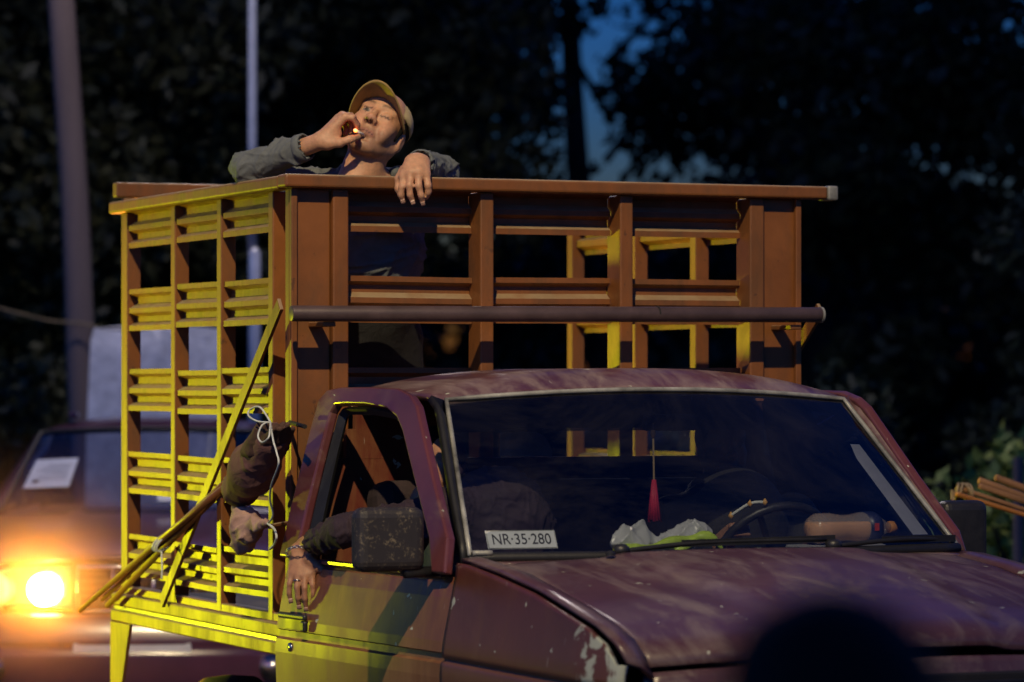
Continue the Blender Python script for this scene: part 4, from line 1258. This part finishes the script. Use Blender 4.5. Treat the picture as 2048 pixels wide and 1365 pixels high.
# haze volume added to make the headlight's lens glow, thickest by the lamp
m, ns, ls, b = new_mat('glow_haze'); ns.remove(b)
vol = ns.new('ShaderNodeVolumePrincipled'); vol.inputs['Color'].default_value = (.95, .88, .8, 1); vol.inputs['Anisotropy'].default_value = .2
tc = ns.new('ShaderNodeTexCoord'); ln = ns.new('ShaderNodeVectorMath'); ln.operation = 'LENGTH'; ls.new(tc.outputs['Object'], ln.inputs[0])
fall = mth(ns, ls, 'POWER', mth(ns, ls, 'MAXIMUM', mth(ns, ls, 'SUBTRACT', 1.0, ln.outputs['Value']), 0), 3.2)
ls.new(mth(ns, ls, 'MULTIPLY', fall, .52), vol.inputs['Density'])
ls.new(vol.outputs[0], ns['Material Output'].inputs['Volume'])
mb = MB()
mb.grid(lambda u, v: (math.cos(2 * math.pi * u) * math.sin(math.pi * v), math.sin(2 * math.pi * u) * math.sin(math.pi * v), math.cos(math.pi * v)), 32, 16)
du = mb.build('dust', m, None, smooth=True); du['kind'] = 'stuff'; du['label'] = 'added haze making the glow around the lit headlight'
du.location = (-2.12, 15.7, .80); du.scale = (1.25, .72, .78)

# ------------------------------------------------------------------ people
def head_frame(fwd, roll=0.0):
    """rotation whose columns are the head's forward, left and up"""
    Fv = Vector(fwd).normalized(); L = Vector((0, 0, 1)).cross(Fv).normalized(); U = Fv.cross(L)
    U2 = U * math.cos(roll) + L * math.sin(roll); L2 = L * math.cos(roll) - U * math.sin(roll)
    return np.array([[Fv[i], L2[i], U2[i]] for i in range(3)])

class Head:
    def __init__(s, c, R, k):
        s.c = np.array(c); s.R = R; s.k = k
    def p(s, x, y, z): return s.c + s.R @ (np.array((x, y, z)) * s.k)
    def loc(s, V): return ((V - s.c) @ s.R) / s.k
    def add(s, f, wink=False):
        k = s.k; P = s.p; R = s.R
        E = lambda c, r, op='u', q=.012: f.ell(P(*c), np.array(r) * k, R, op, q * k)
        C = lambda a, b, ra, rb=None, op='u', q=.01: f.cap(P(*a), P(*b), ra * k, (ra if rb is None else rb) * k, op, q * k)
        E((-.012, 0, .045), (.096, .076, .086)); E((.032, 0, -.012), (.058, .063, .082), q=.03)
        E((.045, 0, .06), (.048, .060, .045), q=.03)
        for y in (-1, 1):
            C((-.005, y * .054, -.04), (.066, y * .022, -.082), .020, .018, q=.03)
            E((.062, y * .042, -.004), (.026, .024, .022), q=.02)
            C((.084, y * .014, .042), (.074, y * .046, .044), .010, .009, q=.014)
            E((.099, y * .031, .022), (.014, .021, .012), 's', .012)
            E((.0765, y * .031, .022), (.0145, .0165, .0125), q=.004)
            C((.088, y * .017, .030), (.0835, y * .045, .029), .0042, .0036, q=.006)      # upper lid
            C((.087, y * .018, .0125), (.082, y * .044, .0135), .0042, .0040, q=.008)     # lower lid / bag
            if wink and y > 0:
                E((.083, y * .031, .022), (.012, .018, .010), q=.006)
                C((.098, y * .018, .0165), (.0905, y * .045, .0155), .0015, .0014, 's', .004)
            E((.073, y * .045, -.035), (.018, .016, .022), q=.02)
            E((.100, y * .0160, -.016), (.013, .0105, .0095), q=.007)
            E((-.008, y * .076, -.002), (.019, .009, .031), q=.008)
            E((-.002, y * .086, .0), (.010, .005, .019), 's', .004)
        E((.074, 0, -.046), (.026, .030, .030), q=.02)
        E((.076, 0, -.085), (.019, .025, .017), q=.02)
        C((.091, 0, .034), (.110, 0, -.004), .0075, .0115, q=.010)
        E((.112, 0, -.009), (.0140, .0165, .0135), q=.008)
        for y in (-1, 1):
            E((.1095, y * .0068, -.0215), (.0055, .0042, .0045), 's', .003)
            C((.1015, y * .021, -.018), (.0885, y * .035, -.055), .0024, .0022, 's', .012)
            C((.101, 0, -.0445), (.089, y * .026, -.0505), .0052, .0032, q=.004)           # upper lip
            C((.099, 0, -.0575), (.089, y * .024, -.0530), .0068, .0032, q=.004)           # lower lip
            C((.107, 0, -.0505), (.093, y * .027, -.0520), .0017, .0013, 's', .0015)
        C((.093, -.012, -.070), (.093, .012, -.070), .0035, .0035, 's', .012)
        C((-.015, 0, -.03), (-.035, 0, -.16), .055, .058, q=.02)
        return s
    def tone(s, V, skin, lip=(.36, .15, .12), brow=True, eye_open=(-1, 1), stubble=.0):
        q = s.loc(V); x, y, z = q[:, 0], q[:, 1], q[:, 2]
        T = np.tile(np.array(skin, np.float32), (len(V), 1))
        def paint(w, col):
            T[:] = T * (1 - w[:, None]) + np.array(col) * w[:, None]
        g = lambda a, r: np.exp(-(a / r) ** 2)
        face = (np.linalg.norm(q, axis=1) < .17) & (x > .03)
        if stubble:
            w = np.clip((-.022 - z) / .015, 0, 1) * (z > -.13) * face * stubble
            paint(w, (.16, .10, .075))
        paint(np.clip(g(z + .006, .03) * g(np.abs(y) - .04, .022) * face * .35, 0, 1), (.50, .20, .13))
        paint(g(z + .012, .014) * g(y, .016) * (x > .10) * .4, (.52, .22, .15))
        for yy in (-1, 1):
            zl = -.0505 + np.abs(y) * -.03
            w = (np.abs(z - zl + .0005) < .0078) * (np.abs(y) < .0255) * (x > .083) * .75
        paint(w.astype(np.float32), lip)
        paint(((np.abs(z - zl) < .0013) * (np.abs(y) < .027) * (x > .083)).astype(np.float32) * .85, (.07, .03, .025))
        for yy in (-1, 1):
            ay = y * yy
            bz = .0475 + .004 * np.sin((ay - .015) * 70)
            if brow:
                paint(g(z - bz, .0045) * np.clip((ay - .008) / .006, 0, 1) * np.clip((.054 - ay) / .012, 0, 1) * (x > .06) * .8, (.05, .034, .026))
            if yy in eye_open:
                paint(((np.hypot(ay - .031, (z - .0205) * 2.3) < .0125) * (x > .083)).astype(np.float32), (.24, .19, .16))
                paint(((np.hypot(ay - .031, z - .0215) < .0072) * (x > .083)).astype(np.float32), (.02, .012, .008))
                paint(((np.abs(z - .0300) < .0022) * (np.abs(ay - .031) < .015) * (x > .075)).astype(np.float32) * .8, (.04, .025, .02))
            else:
                paint(((np.abs(z - .0160 - .0) < .0026) * (np.abs(ay - .031) < .0155) * (x > .07)).astype(np.float32) * .85, (.05, .03, .022))
        # nostrils
        paint((np.hypot(np.abs(y) - .0068, (z + .0215)) < .0055) * (x > .100) * .8, (.04, .02, .016))
        hair = ((x < .045) & (z > -.012) & (np.abs(y) > .045) & (x > -.13) & (np.hypot(x + .006, z) > .032))
        return T, hair

def finger(f, pts, r0=.0098, r1=.0078, k=.006):
    n = len(pts)
    f.chain([tuple(p) for p in pts], [r0 + (r1 - r0) * i / (n - 1) for i in range(n)], k=k)

def nail(parent, p, d, nrm, org, s=1.0):
    """a small convex nail plate near a finger tip"""
    p = Vector(p); d = Vector(d).normalized(); nrm = Vector(nrm); nrm = (nrm - d * nrm.dot(d)).normalized(); sd = d.cross(nrm)
    mb = MB()
    mb.grid(lambda u, v: p - Vector(org) + d * ((u - .5) * .014 * s) + sd * ((v - .5) * .0125 * s) + nrm * (.0082 * s - .10 * ((v - .5) * .0125) ** 2 * 90), 3, 4)
    mb.build('finger_nail', 'nail', parent, smooth=True, solid=.0006)

SKIN = (.58, .325, .195)
tv = lambda u, v, d: np.array(tl(u, v, d))

# ---- the smoking man standing in the bed ------------------------------------
K = 1.08
ORG = Vector((-.40, -.50, .872))
fw = Vector((-math.sin(.103) * math.cos(.45), -math.cos(.103) * math.cos(.45), math.sin(.45)))            # face turned up and to the photo's left
fwl = (T_I.to_3x3() @ fw)
HC = tv(754, 268, 11.50)
hd_ = Head(HC, head_frame(fwl, math.radians(22)), K)
f = Field((-1.0, -1.12, .86), (.22, -.10, 2.66), .0048)
# legs, pelvis, trunk (under the clothes)
hip, chest, nb = np.array((-.46, -.50, 1.80)), np.array((-.36, -.50, 2.06)), np.array((-.33, -.49, 2.26))
for y in (-.12, .12):
    f.chain([hip + (0, y, -.02), (-.44, -.50 + y * 1.2, 1.36), (-.46, -.50 + y * 1.3, .95)], [.095, .068, .048], k=.04)
    f.cap((-.47, -.50 + y * 1.3, .915), (-.33, -.50 + y * 1.5, .905), .042, .034, k=.03)
f.cap(hip, chest, .15, .165, k=.06).cap(chest, nb - (0.0, 0, .05), .165, .10, k=.06)
f.cap(nb - (0, 0, .06), hd_.p(-.028, 0, -.10), .068, .060, k=.03)
hd_.add(f, wink=True)
# right arm: elbow on the side rail, hand to the mouth
shR, elR, wrR = np.array((-.44, -.68, 2.225)), tv(494, 338, 11.50), tv(640, 283, 11.345)
f.chain([shR, elR, wrR], [.050, .033, .028], k=.03)
# palm and fingers of the right hand
kn_ = [tv(690, 234, 11.335), tv(684, 231, 11.360), tv(677, 236, 11.385), tv(671, 245, 11.405)]
wr2 = [tv(648, 276, 11.34), tv(646, 274, 11.355), tv(644, 276, 11.37), tv(643, 280, 11.38)]
for a, b in zip(wr2, kn_):
    f.cap(a, b, .0175, .0135, k=.018)
f.cap(tv(655, 287, 11.335), tv(674, 268, 11.345), .020, .016, k=.016)
fing = [[kn_[0], tv(706, 236, 11.335), tv(714, 249, 11.345), tv(716, 263, 11.358)],
        [kn_[1], tv(702, 232, 11.355), tv(711, 246, 11.365), tv(713, 259, 11.372)],
        [kn_[2], tv(694, 236, 11.385), tv(703, 250, 11.385), tv(702, 264, 11.38)],
        [kn_[3], tv(686, 244, 11.405), tv(693, 257, 11.40), tv(691, 268, 11.392)]]
for p in fing: finger(f, p, .0112, .0088)
thumb = [tv(657, 289, 11.335), tv(679, 286, 11.325), tv(700, 279, 11.33), tv(717, 274, 11.345)]
finger(f, thumb, .0150, .0092, .012)
# left arm over the front rail, hand hanging
shL, elL, wrL = np.array((-.38, -.29, 2.225)), tv(884, 346, 11.50), tv(832, 326, 11.215)
f.chain([shL, elL, wrL], [.050, .033, .030], k=.03)
knL = [tv(807, 352, 11.165), tv(822, 345, 11.155), tv(838, 344, 11.155), tv(852, 350, 11.165)]
for i, b in enumerate(knL):
    f.cap(wrL + np.array((.01, (i - 1.5) * .014, 0)), b, .020, .0155, k=.02)
fingL = [[knL[0], tv(804, 374, 11.15), tv(802, 390, 11.155), tv(805, 401, 11.165)],
         [knL[1], tv(819, 371, 11.14), tv(820, 390, 11.145), tv(825, 404, 11.155)],
         [knL[2], tv(837, 372, 11.14), tv(842, 391, 11.145), tv(845, 405, 11.16)],
         [knL[3], tv(856, 371, 11.15), tv(857, 384, 11.158), tv(852, 395, 11.17)]]
for p in fingL: finger(f, p, .0118, .0090)
finger(f, [tv(806, 340, 11.20), tv(798, 358, 11.19), tv(797, 378, 11.185), tv(801, 392, 11.19)], .0135, .0095, .012)
V, Q = f.mesh(); V = smooth_mesh(V, Q, 1, .35)
T, hair_m = hd_.tone(V, SKIN, eye_open=(-1,), stubble=.45)
man = empty('person'); man.matrix_world = T_M @ Matrix.Translation(ORG)
tag(man, 'man in a tan cap and grey shirt smoking in the truck bed', 'person')
field_obj('body', V, Q, 'skin', man, T, ORG)
nailn = np.array(T_I.to_3x3() @ Vector((0, -1, .25)))
for p in fingL[:3]: nail(man, p[3], p[3] - p[2], nailn, ORG, K)
nail(man, fing[0][3], fing[0][3] - fing[0][2], nailn, ORG, K * .9)
# hair below the cap
fh = Field(HC - .2, HC + .2, .005)
P = hd_.p
fh.ell(P(-.018, 0, .040), np.array((.098, .0815, .088)) * K, hd_.R, k=0)
for y in (-1, 1):
    fh.cap(P(.022, y * .068, .03), P(.024, y * .067, -.012), .013 * K, .007 * K, k=.01)
nF = hd_.R[:, 0]; nU = hd_.R[:, 2]
fh.half(nF + .15 * nU, float((nF + .15 * nU) @ P(.044, 0, .02)), 's', .004)
fh.ell(P(.095, 0, .045), np.array((.085, .066, .10)) * K, hd_.R, 's', .006)
for y in (-1, 1):
    fh.ell(P(-.004, y * .082, -.004), np.array((.024, .02, .036)) * K, hd_.R, 's', .006)
fh.half(-nU, float(-nU @ P(0, 0, -.045)), 's', .006)
Vh, Qh = fh.mesh(); Vh = wrinkle(Vh, Qh, .004, 170, 4)
field_obj('hair', Vh, Qh, 'hair', man, None, ORG)
# cap: crown and visor
fc = Field(HC - .24, HC + .24, .0045)
fc.ell(P(-.012, 0, .052), np.array((.101, .0865, .074)) * K, hd_.R, k=0)
nC = hd_.R @ np.array((.16, 0, -1.0)); nC /= np.linalg.norm(nC)
fc.half(nC, float(nC @ P(.0, 0, .048)), 's', .003)
fc.ell(P(-.016, 0, .045), np.array((.098, .080, .085)) * K, hd_.R, 's', .003)
Vc, Qc = fc.mesh()
capo = field_obj('cap', Vc, Qc, 'cap', man, None, ORG)
def visor(u, v):
    a = math.radians(-78 + 156 * u); r0x, r0y = .098, .084
    ext = .090 * max(0, math.cos(a * .97)) ** .55
    x = r0x * math.cos(a) * (1 - .0) + ext * v * math.cos(a * .55) - .008; y = (r0y + .012 * v) * math.sin(a)
    z = .055 + .020 * math.cos(a) - .040 * math.sin(a) ** 2 - .012 * v + .018 * v * math.cos(a)
    return Vector(P(x, y, z)) - ORG
MB().grid(visor, 28, 8).build('cap_visor', 'visor', man, smooth=True, solid=.0045)
MB().lathe([(.001, .009), (.006, .007), (.009, 0)], Vector(P(-.012, 0, .052 + .072)) - ORG, n=12).build('cap_button', 'cap', man, smooth=True)
mb = MB(); fb = [Vector(P(.083 + .006 * c, s_ * .03, .105 + .004 * c)) - ORG for s_, c in ((-1, 0), (1, 0))]
# shirt
f = Field((-1.0, -1.16, 1.60), (.16, -.06, 2.48), .0055)
f.cap(hip + np.array((0, 0, .02)), chest, .168, .182, k=.06).cap(chest, nb - (0, 0, .07), .185, .115, k=.06)
f.cap(shR + (.02, .03, 0), shL + (.02, -.03, 0), .082, .082, k=.05)
mR = wrR + (elR - wrR) * .20
f.chain([shR, elR, mR], [.076, .053, .041], k=.03)
mL = wrL + (elL - wrL) * .16
f.chain([shL, elL, mL], [.076, .055, .045], k=.03)
f.cap(nb + (.02, -.05, -.035), nb + (.06, .0, -.06), .03, .02, k=.02).cap(nb + (.02, .07, -.035), nb + (.06, .0, -.06), .03, .02, k=.02)
f.cap(nb + (-.06, -.05, .0), nb + (-.06, .05, 0), .03, k=.02)
for i_ in range(13):                                   # stand-up collar, open at the throat
    a0, a1 = math.radians(40 + 280 * i_ / 13), math.radians(40 + 280 * (i_ + 1) / 13)
    f.cap(nb + (.082 * math.cos(a0), .088 * math.sin(a0), .028), nb + (.082 * math.cos(a1), .088 * math.sin(a1), .028), .021, .021, k=.012)
f.cap(nb + (0, 0, -.02), hd_.p(-.028, 0, -.10), .072, .066, 's', .006)
f.cap(wrR, mR, .036, .038, 's', .003).cap(wrL, mL, .038, .041, 's', .003)
V, Q = f.mesh(); V = wrinkle(V, Q, .016, 135, 21, 2.0)
field_obj('shirt', V, Q, 'shirt', man, None, ORG)
for w_, m_, rr in ((wrR, mR, .046), (wrL, mL, .050)):
    w_ = Vector(w_); m_ = Vector(m_); dd = (w_ - m_)
    MB().tube([m_ - ORG - dd * .45, m_ - ORG - dd * .40, m_ - ORG + dd * .02, m_ - ORG + dd * .05], [rr * .93, rr, rr * .97, rr * .86], 20, cap=False).build('shirt_cuff', 'shirt', man, smooth=True, solid=.004)
f = Field((-.75, -.85, .93), (-.14, -.15, 2.0), .009)
f.cap(hip + (.01, 0, .03), hip - (0, 0, .08), .19, .175, k=.04)
for y in (-.12, .12):
    f.chain([hip + (0, y, -.04), (-.44, -.50 + y * 1.2, 1.36), (-.46, -.50 + y * 1.3, .97)], [.115, .088, .076], k=.04)
V, Q = f.mesh(); V = wrinkle(V, Q, .010, 24, 9)
field_obj('trousers', V, Q, 'trousers', man, None, ORG)
# cigarette
c0, c1 = Vector(tv(712, 262, 11.338)), Vector(tv(729, 271, 11.385))
ax_ = (c0 - c1).normalized()
cg = empty('cigarette'); in_truck(cg); tag(cg, 'short lit cigarette between the lips and fingers of the man in the cap', 'cigarette')
MB().tube([c1, c0], .0046, 12).build('paper_tube', 'paper', cg, smooth=True)
MB().tube([c0, c0 + ax_ * .006, c0 + ax_ * .011], [.0056, .006, .003], 12).build('ember', 'ember', cg, smooth=True)

# ---- the passenger with his arm out of the window -------------------------------
K2 = 1.08
ORG2 = Vector((.52, -.44, .80))
f = Field((.02, -1.12, .78), (1.12, -.18, 1.62), .0055)
h2_ = Head(tv(880, 935, 10.80), head_frame((1, .25, -.05)), .88)
fgrid = f
f.cap((.46, -.43, .95), (.56, -.44, 1.18), .15, .165, k=.05).cap((.56, -.44, 1.18), h2_.p(-.03, 0, -.13), .14, .075, k=.05)
for y in (-.56, -.32):
    f.chain([(.46, y, .93), (.88, y, .95), (.92, y, .80)], [.085, .065, .05], k=.03)
h2_.add(f)
s2, e2_, w2 = np.array((.66, -.64, 1.22)), tv(690, 1062, 10.60), tv(611, 1092, 10.90)
f.chain([s2, e2_, w2], [.050, .032, .030], k=.03)
dd = 10.845
knp = [tv(583, 1150, dd), tv(596, 1152, dd - .012), tv(610, 1152, dd - .016), tv(624, 1148, dd - .012)]
for i, b in enumerate(knp):
    f.cap(w2 + (tv(600, 1120, dd) - w2) * .3 + np.array(tv(604 + (i - 1.5) * 10, 1112, dd) - tv(604, 1112, dd)), b, .020, .0135, k=.014)
fgp = [[knp[0], tv(579, 1168, dd - .014), tv(578, 1186, dd - .012), tv(581, 1200, dd - .004)],
       [knp[1], tv(594, 1174, dd - .030), tv(595, 1195, dd - .026), tv(598, 1212, dd - .012)],
       [knp[2], tv(609, 1176, dd - .036), tv(610, 1198, dd - .032), tv(612, 1216, dd - .016)],
       [knp[3], tv(625, 1170, dd - .026), tv(626, 1189, dd - .024), tv(624, 1204, dd - .010)]]
for p in fgp: finger(f, p, .0100, .0080, .003)
thp = [tv(618, 1118, dd - .01), tv(637, 1134, dd - .02), tv(650, 1143, dd - .03), tv(664, 1143, dd - .035)]
finger(f, thp, .0150, .0090, .014)
V, Q = f.mesh(); V = smooth_mesh(V, Q, 1, .35)
T, _ = h2_.tone(V, (.40, .21, .125))
pas = empty('person'); pas.matrix_world = T_M @ Matrix.Translation(ORG2)
tag(pas, 'passenger in a dark sleeve resting an arm out of the truck window', 'person')
field_obj('body', V, Q, 'skin', pas, T, ORG2)
for p in fgp: nail(pas, p[3], p[3] - p[2], nailn, ORG2, K2)
fh = Field(h2_.c - .2, h2_.c + .2, .006)
fh.ell(h2_.p(-.018, 0, .045), np.array((.105, .086, .098)) * h2_.k, h2_.R, k=0); fh.half(h2_.R[:, 0] * 1.0 - h2_.R[:, 2] * .4, float((h2_.R[:, 0] - h2_.R[:, 2] * .4) @ h2_.p(.045, 0, .06)), 's', .005)
Vh, Qh = fh.mesh(); Vh = wrinkle(Vh, Qh, .004, 150, 4); field_obj('hair', Vh, Qh, 'hair', pas, None, ORG2)
f = Field((.2, -1.06, .82), (.95, -.16, 1.40), .006)
f.cap((.46, -.43, .95), (.56, -.44, 1.18), .17, .185, k=.05).cap((.56, -.44, 1.18), (.62, -.44, 1.26), .17, .10, k=.05)
m2 = w2 + (e2_ - w2) * .20
f.chain([s2, e2_, m2], [.072, .050, .041], k=.04).cap(s2, (.58, -.40, 1.24), .08, .08, k=.05)
f.cap(w2, m2, .038, .042, 's', .003)
V, Q = f.mesh(); V = wrinkle(V, Q, .014, 150, 33, 3.0); field_obj('jacket', V, Q, 'navy', pas, None, ORG2)
f = Field((.3, -.75, .78), (1.05, -.18, 1.08), .01)
for y in (-.56, -.32):
    f.chain([(.46, y, .93), (.88, y, .95), (.92, y, .82)], [.10, .08, .065], k=.03)
V, Q = f.mesh(); field_obj('trousers', V, Q, 'trousers', pas, None, ORG2)
# bracelet and ring
cb_ = Vector(tv(601, 1108, dd)); axb = (Vector(knp[1]) - Vector(w2)).normalized(); e1 = axb.orthogonal().normalized(); e2 = axb.cross(e1)
tilt = Vector(tv(612, 1098, dd)) - Vector(tv(590, 1118, dd)); tilt.normalize()
br = empty('bracelet'); in_truck(br); tag(br, 'silver chain bracelet on the wrist hanging from the truck window', 'bracelet')
for i in range(26):
    a_ = i * 2 * math.pi / 26
    c = cb_ + (e1 * math.cos(a_) + e2 * math.sin(a_)) * .0415 + axb * .006 * math.cos(a_ + 1)
    tdir = (-e1 * math.sin(a_) + e2 * math.cos(a_)); nn = (e1 * math.cos(a_) + e2 * math.sin(a_)) if i % 2 else axb
    lk = [c + tdir * (.0068 * math.cos(q)) + nn.cross(tdir).normalized() * (.0042 * math.sin(q)) for q in [j * math.pi / 4 for j in range(9)]]
    MB().tube(lk, .0016, 5, cap=False).build('chain_link', 'silver', br, smooth=True)
rc = Vector(fgp[1][0]) * .45 + Vector(fgp[1][1]) * .55; ax2 = (Vector(fgp[1][1]) - Vector(fgp[1][0])).normalized(); e1 = ax2.orthogonal().normalized(); e2 = ax2.cross(e1)
rg = in_truck(MB().tube([rc + (e1 * math.cos(i * .3142) + e2 * math.sin(i * .3142)) * .0122 for i in range(21)], .0022, 6).build('ring', 'silver', None, smooth=True))
tag(rg, 'silver ring on a finger of the hand hanging from the truck window', 'ring')

# ---- the driver behind the wheel ------------------------------------------------
ORG3 = Vector((.44, .38, .80))
f = Field((.1, .02, .78), (1.05, .74, 1.62), .008)
h3_ = Head((.44, .38, 1.41), head_frame((1, -.1, -.05)), .90)
f.cap((.42, .38, .95), (.50, .38, 1.18), .15, .16, k=.05).cap((.50, .38, 1.18), (.45, .38, 1.24), .15, .09, k=.05)
h3_.add(f)
for y in (.25, .51):
    f.chain([(.44, y, .92), (.84, y, .95), (.90, y, .80)], [.085, .065, .05], k=.03)
for y, wy in ((.18, .24), (.60, .52)):
    w3 = np.array((.80, wy, 1.17))
    f.chain([(.50, y, 1.20), (.60, y + (.0), 1.02), w3], [.06, .045, .03], k=.03)
    for j in range(4):
        f.cap(w3 + (0, 0, -.01 + .0 * j), w3 + (.035, (j - 1.5) * .016, .022), .014, .010, k=.01).cap(w3 + (.035, (j - 1.5) * .016, .022), w3 + (.055, (j - 1.5) * .016, -.004), .0095, .008, k=.005)
    f.cap(w3, w3 + (.012, .03 if y < .3 else -.03, .028), .012, .009, k=.01)
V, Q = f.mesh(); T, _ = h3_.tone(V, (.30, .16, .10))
drv = empty('person'); drv.matrix_world = T_M @ Matrix.Translation(ORG3)
tag(drv, 'driver dimly seen behind the steering wheel of the truck', 'person')
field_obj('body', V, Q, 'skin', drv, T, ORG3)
fh = Field(h3_.c - .2, h3_.c + .2, .008)
fh.ell(h3_.p(-.018, 0, .045), np.array((.105, .086, .098)) * h3_.k, h3_.R, k=0); fh.half(h3_.R[:, 0] - h3_.R[:, 2] * .4, float((h3_.R[:, 0] - h3_.R[:, 2] * .4) @ h3_.p(.045, 0, .06)), 's', .005)
Vh, Qh = fh.mesh(); field_obj('hair', Vh, Qh, 'hair', drv, None, ORG3)
f = Field((.1, .02, .80), (.80, .74, 1.36), .009)
f.cap((.42, .38, .93), (.50, .38, 1.18), .17, .18, k=.05).cap((.50, .38, 1.18), (.54, .38, 1.24), .17, .10, k=.05)
for y, wy in ((.18, .24), (.60, .52)):
    f.chain([(.50, y, 1.20), (.60, y, 1.02), (.72, (y + wy) / 2, 1.11)], [.078, .060, .046], k=.04)
V, Q = f.mesh(); V = wrinkle(V, Q, .008, 30, 40); field_obj('jacket', V, Q, 'black_cloth', drv, None, ORG3)

# ---- the onlooker whose dark head rises into the foreground ----------------------
OD = 2.60
oc = at(1662, 1330, OD)
f = Field((oc.x - .36, OD - .3, -.01), (oc.x + .36, OD + .3, 1.50), .010)
ho = Head(np.array((oc.x, OD, 1.347)), head_frame((.12, 1, .05)), .86)
ho.add(f)
f.cap((oc.x, OD - .02, .80), (oc.x, OD - .02, 1.04), .13, .15, k=.06).cap((oc.x, OD - .02, 1.06), (oc.x, OD - .01, 1.14), .13, .07, k=.05)
for sx in (-1, 1):
    f.chain([(oc.x + sx * .09, OD, .78), (oc.x + sx * .10, OD + .01, .42), (oc.x + sx * .11, OD, .07)], [.09, .062, .042], k=.04)
    f.cap((oc.x + sx * .11, OD, .045), (oc.x + sx * .13, OD + .14, .035), .04, .032, k=.02)
    w4 = np.array((oc.x + sx * .25, OD + .05, .62))
    f.chain([(oc.x + sx * .17, OD - .01, 1.08), (oc.x + sx * .23, OD - .02, .84), w4], [.055, .042, .028], k=.03)
    for j in range(4):
        f.cap(w4, w4 + (0, .012 + (j - 1.5) * .018, -.075), .016, .011, k=.012).cap(w4 + (0, .012 + (j - 1.5) * .018, -.075), w4 + (-sx * .012, .012 + (j - 1.5) * .018, -.14), .010, .008, k=.004)
    f.cap(w4, w4 + (-sx * .01, .05, -.07), .014, .009, k=.012)
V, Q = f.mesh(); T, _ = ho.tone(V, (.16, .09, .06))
onl = empty('person', (oc.x, OD, 0)); tag(onl, 'dark out of focus head of an onlooker in the bottom right foreground', 'person')
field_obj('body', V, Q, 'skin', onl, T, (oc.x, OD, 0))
fh = Field(ho.c - .2, ho.c + .2, .008)
fh.ell(ho.p(-.016, 0, .040), np.array((.112, .096, .108)) * ho.k, ho.R, k=0).ell(ho.p(-.06, 0, -.03), np.array((.06, .07, .08)) * ho.k, ho.R, k=.02)
fh.half(ho.R[:, 0] - ho.R[:, 2] * .4, float((ho.R[:, 0] - ho.R[:, 2] * .4) @ ho.p(.045, 0, .06)), 's', .005)
Vh, Qh = fh.mesh(); Vh = wrinkle(Vh, Qh, .006, 90, 4); field_obj('hair', Vh, Qh, 'hair', onl, None, (oc.x, OD, 0))
f = Field((oc.x - .36, OD - .3, .5), (oc.x + .36, OD + .3, 1.30), .010)
f.cap((oc.x, OD - .02, .78), (oc.x, OD - .02, 1.04), .155, .175, k=.06).cap((oc.x, OD - .02, 1.06), (oc.x, OD - .01, 1.12), .155, .085, k=.05)
for sx in (-1, 1):
    f.chain([(oc.x + sx * .17, OD - .01, 1.08), (oc.x + sx * .23, OD - .02, .84), (oc.x + sx * .248, OD + .04, .66)], [.075, .06, .045], k=.04)
V, Q = f.mesh(); V = wrinkle(V, Q, .008, 26, 2); field_obj('jacket', V, Q, 'black_cloth', onl, None, (oc.x, OD, 0))
f = Field((oc.x - .3, OD - .3, .05), (oc.x + .3, OD + .3, .95), .011)
f.cap((oc.x, OD, .80), (oc.x, OD, .74), .15, k=.03)
for sx in (-1, 1):
    f.chain([(oc.x + sx * .09, OD, .76), (oc.x + sx * .10, OD + .01, .42), (oc.x + sx * .11, OD, .09)], [.108, .08, .07], k=.04)
V, Q = f.mesh(); field_obj('trousers', V, Q, 'trousers', onl, None, (oc.x, OD, 0))
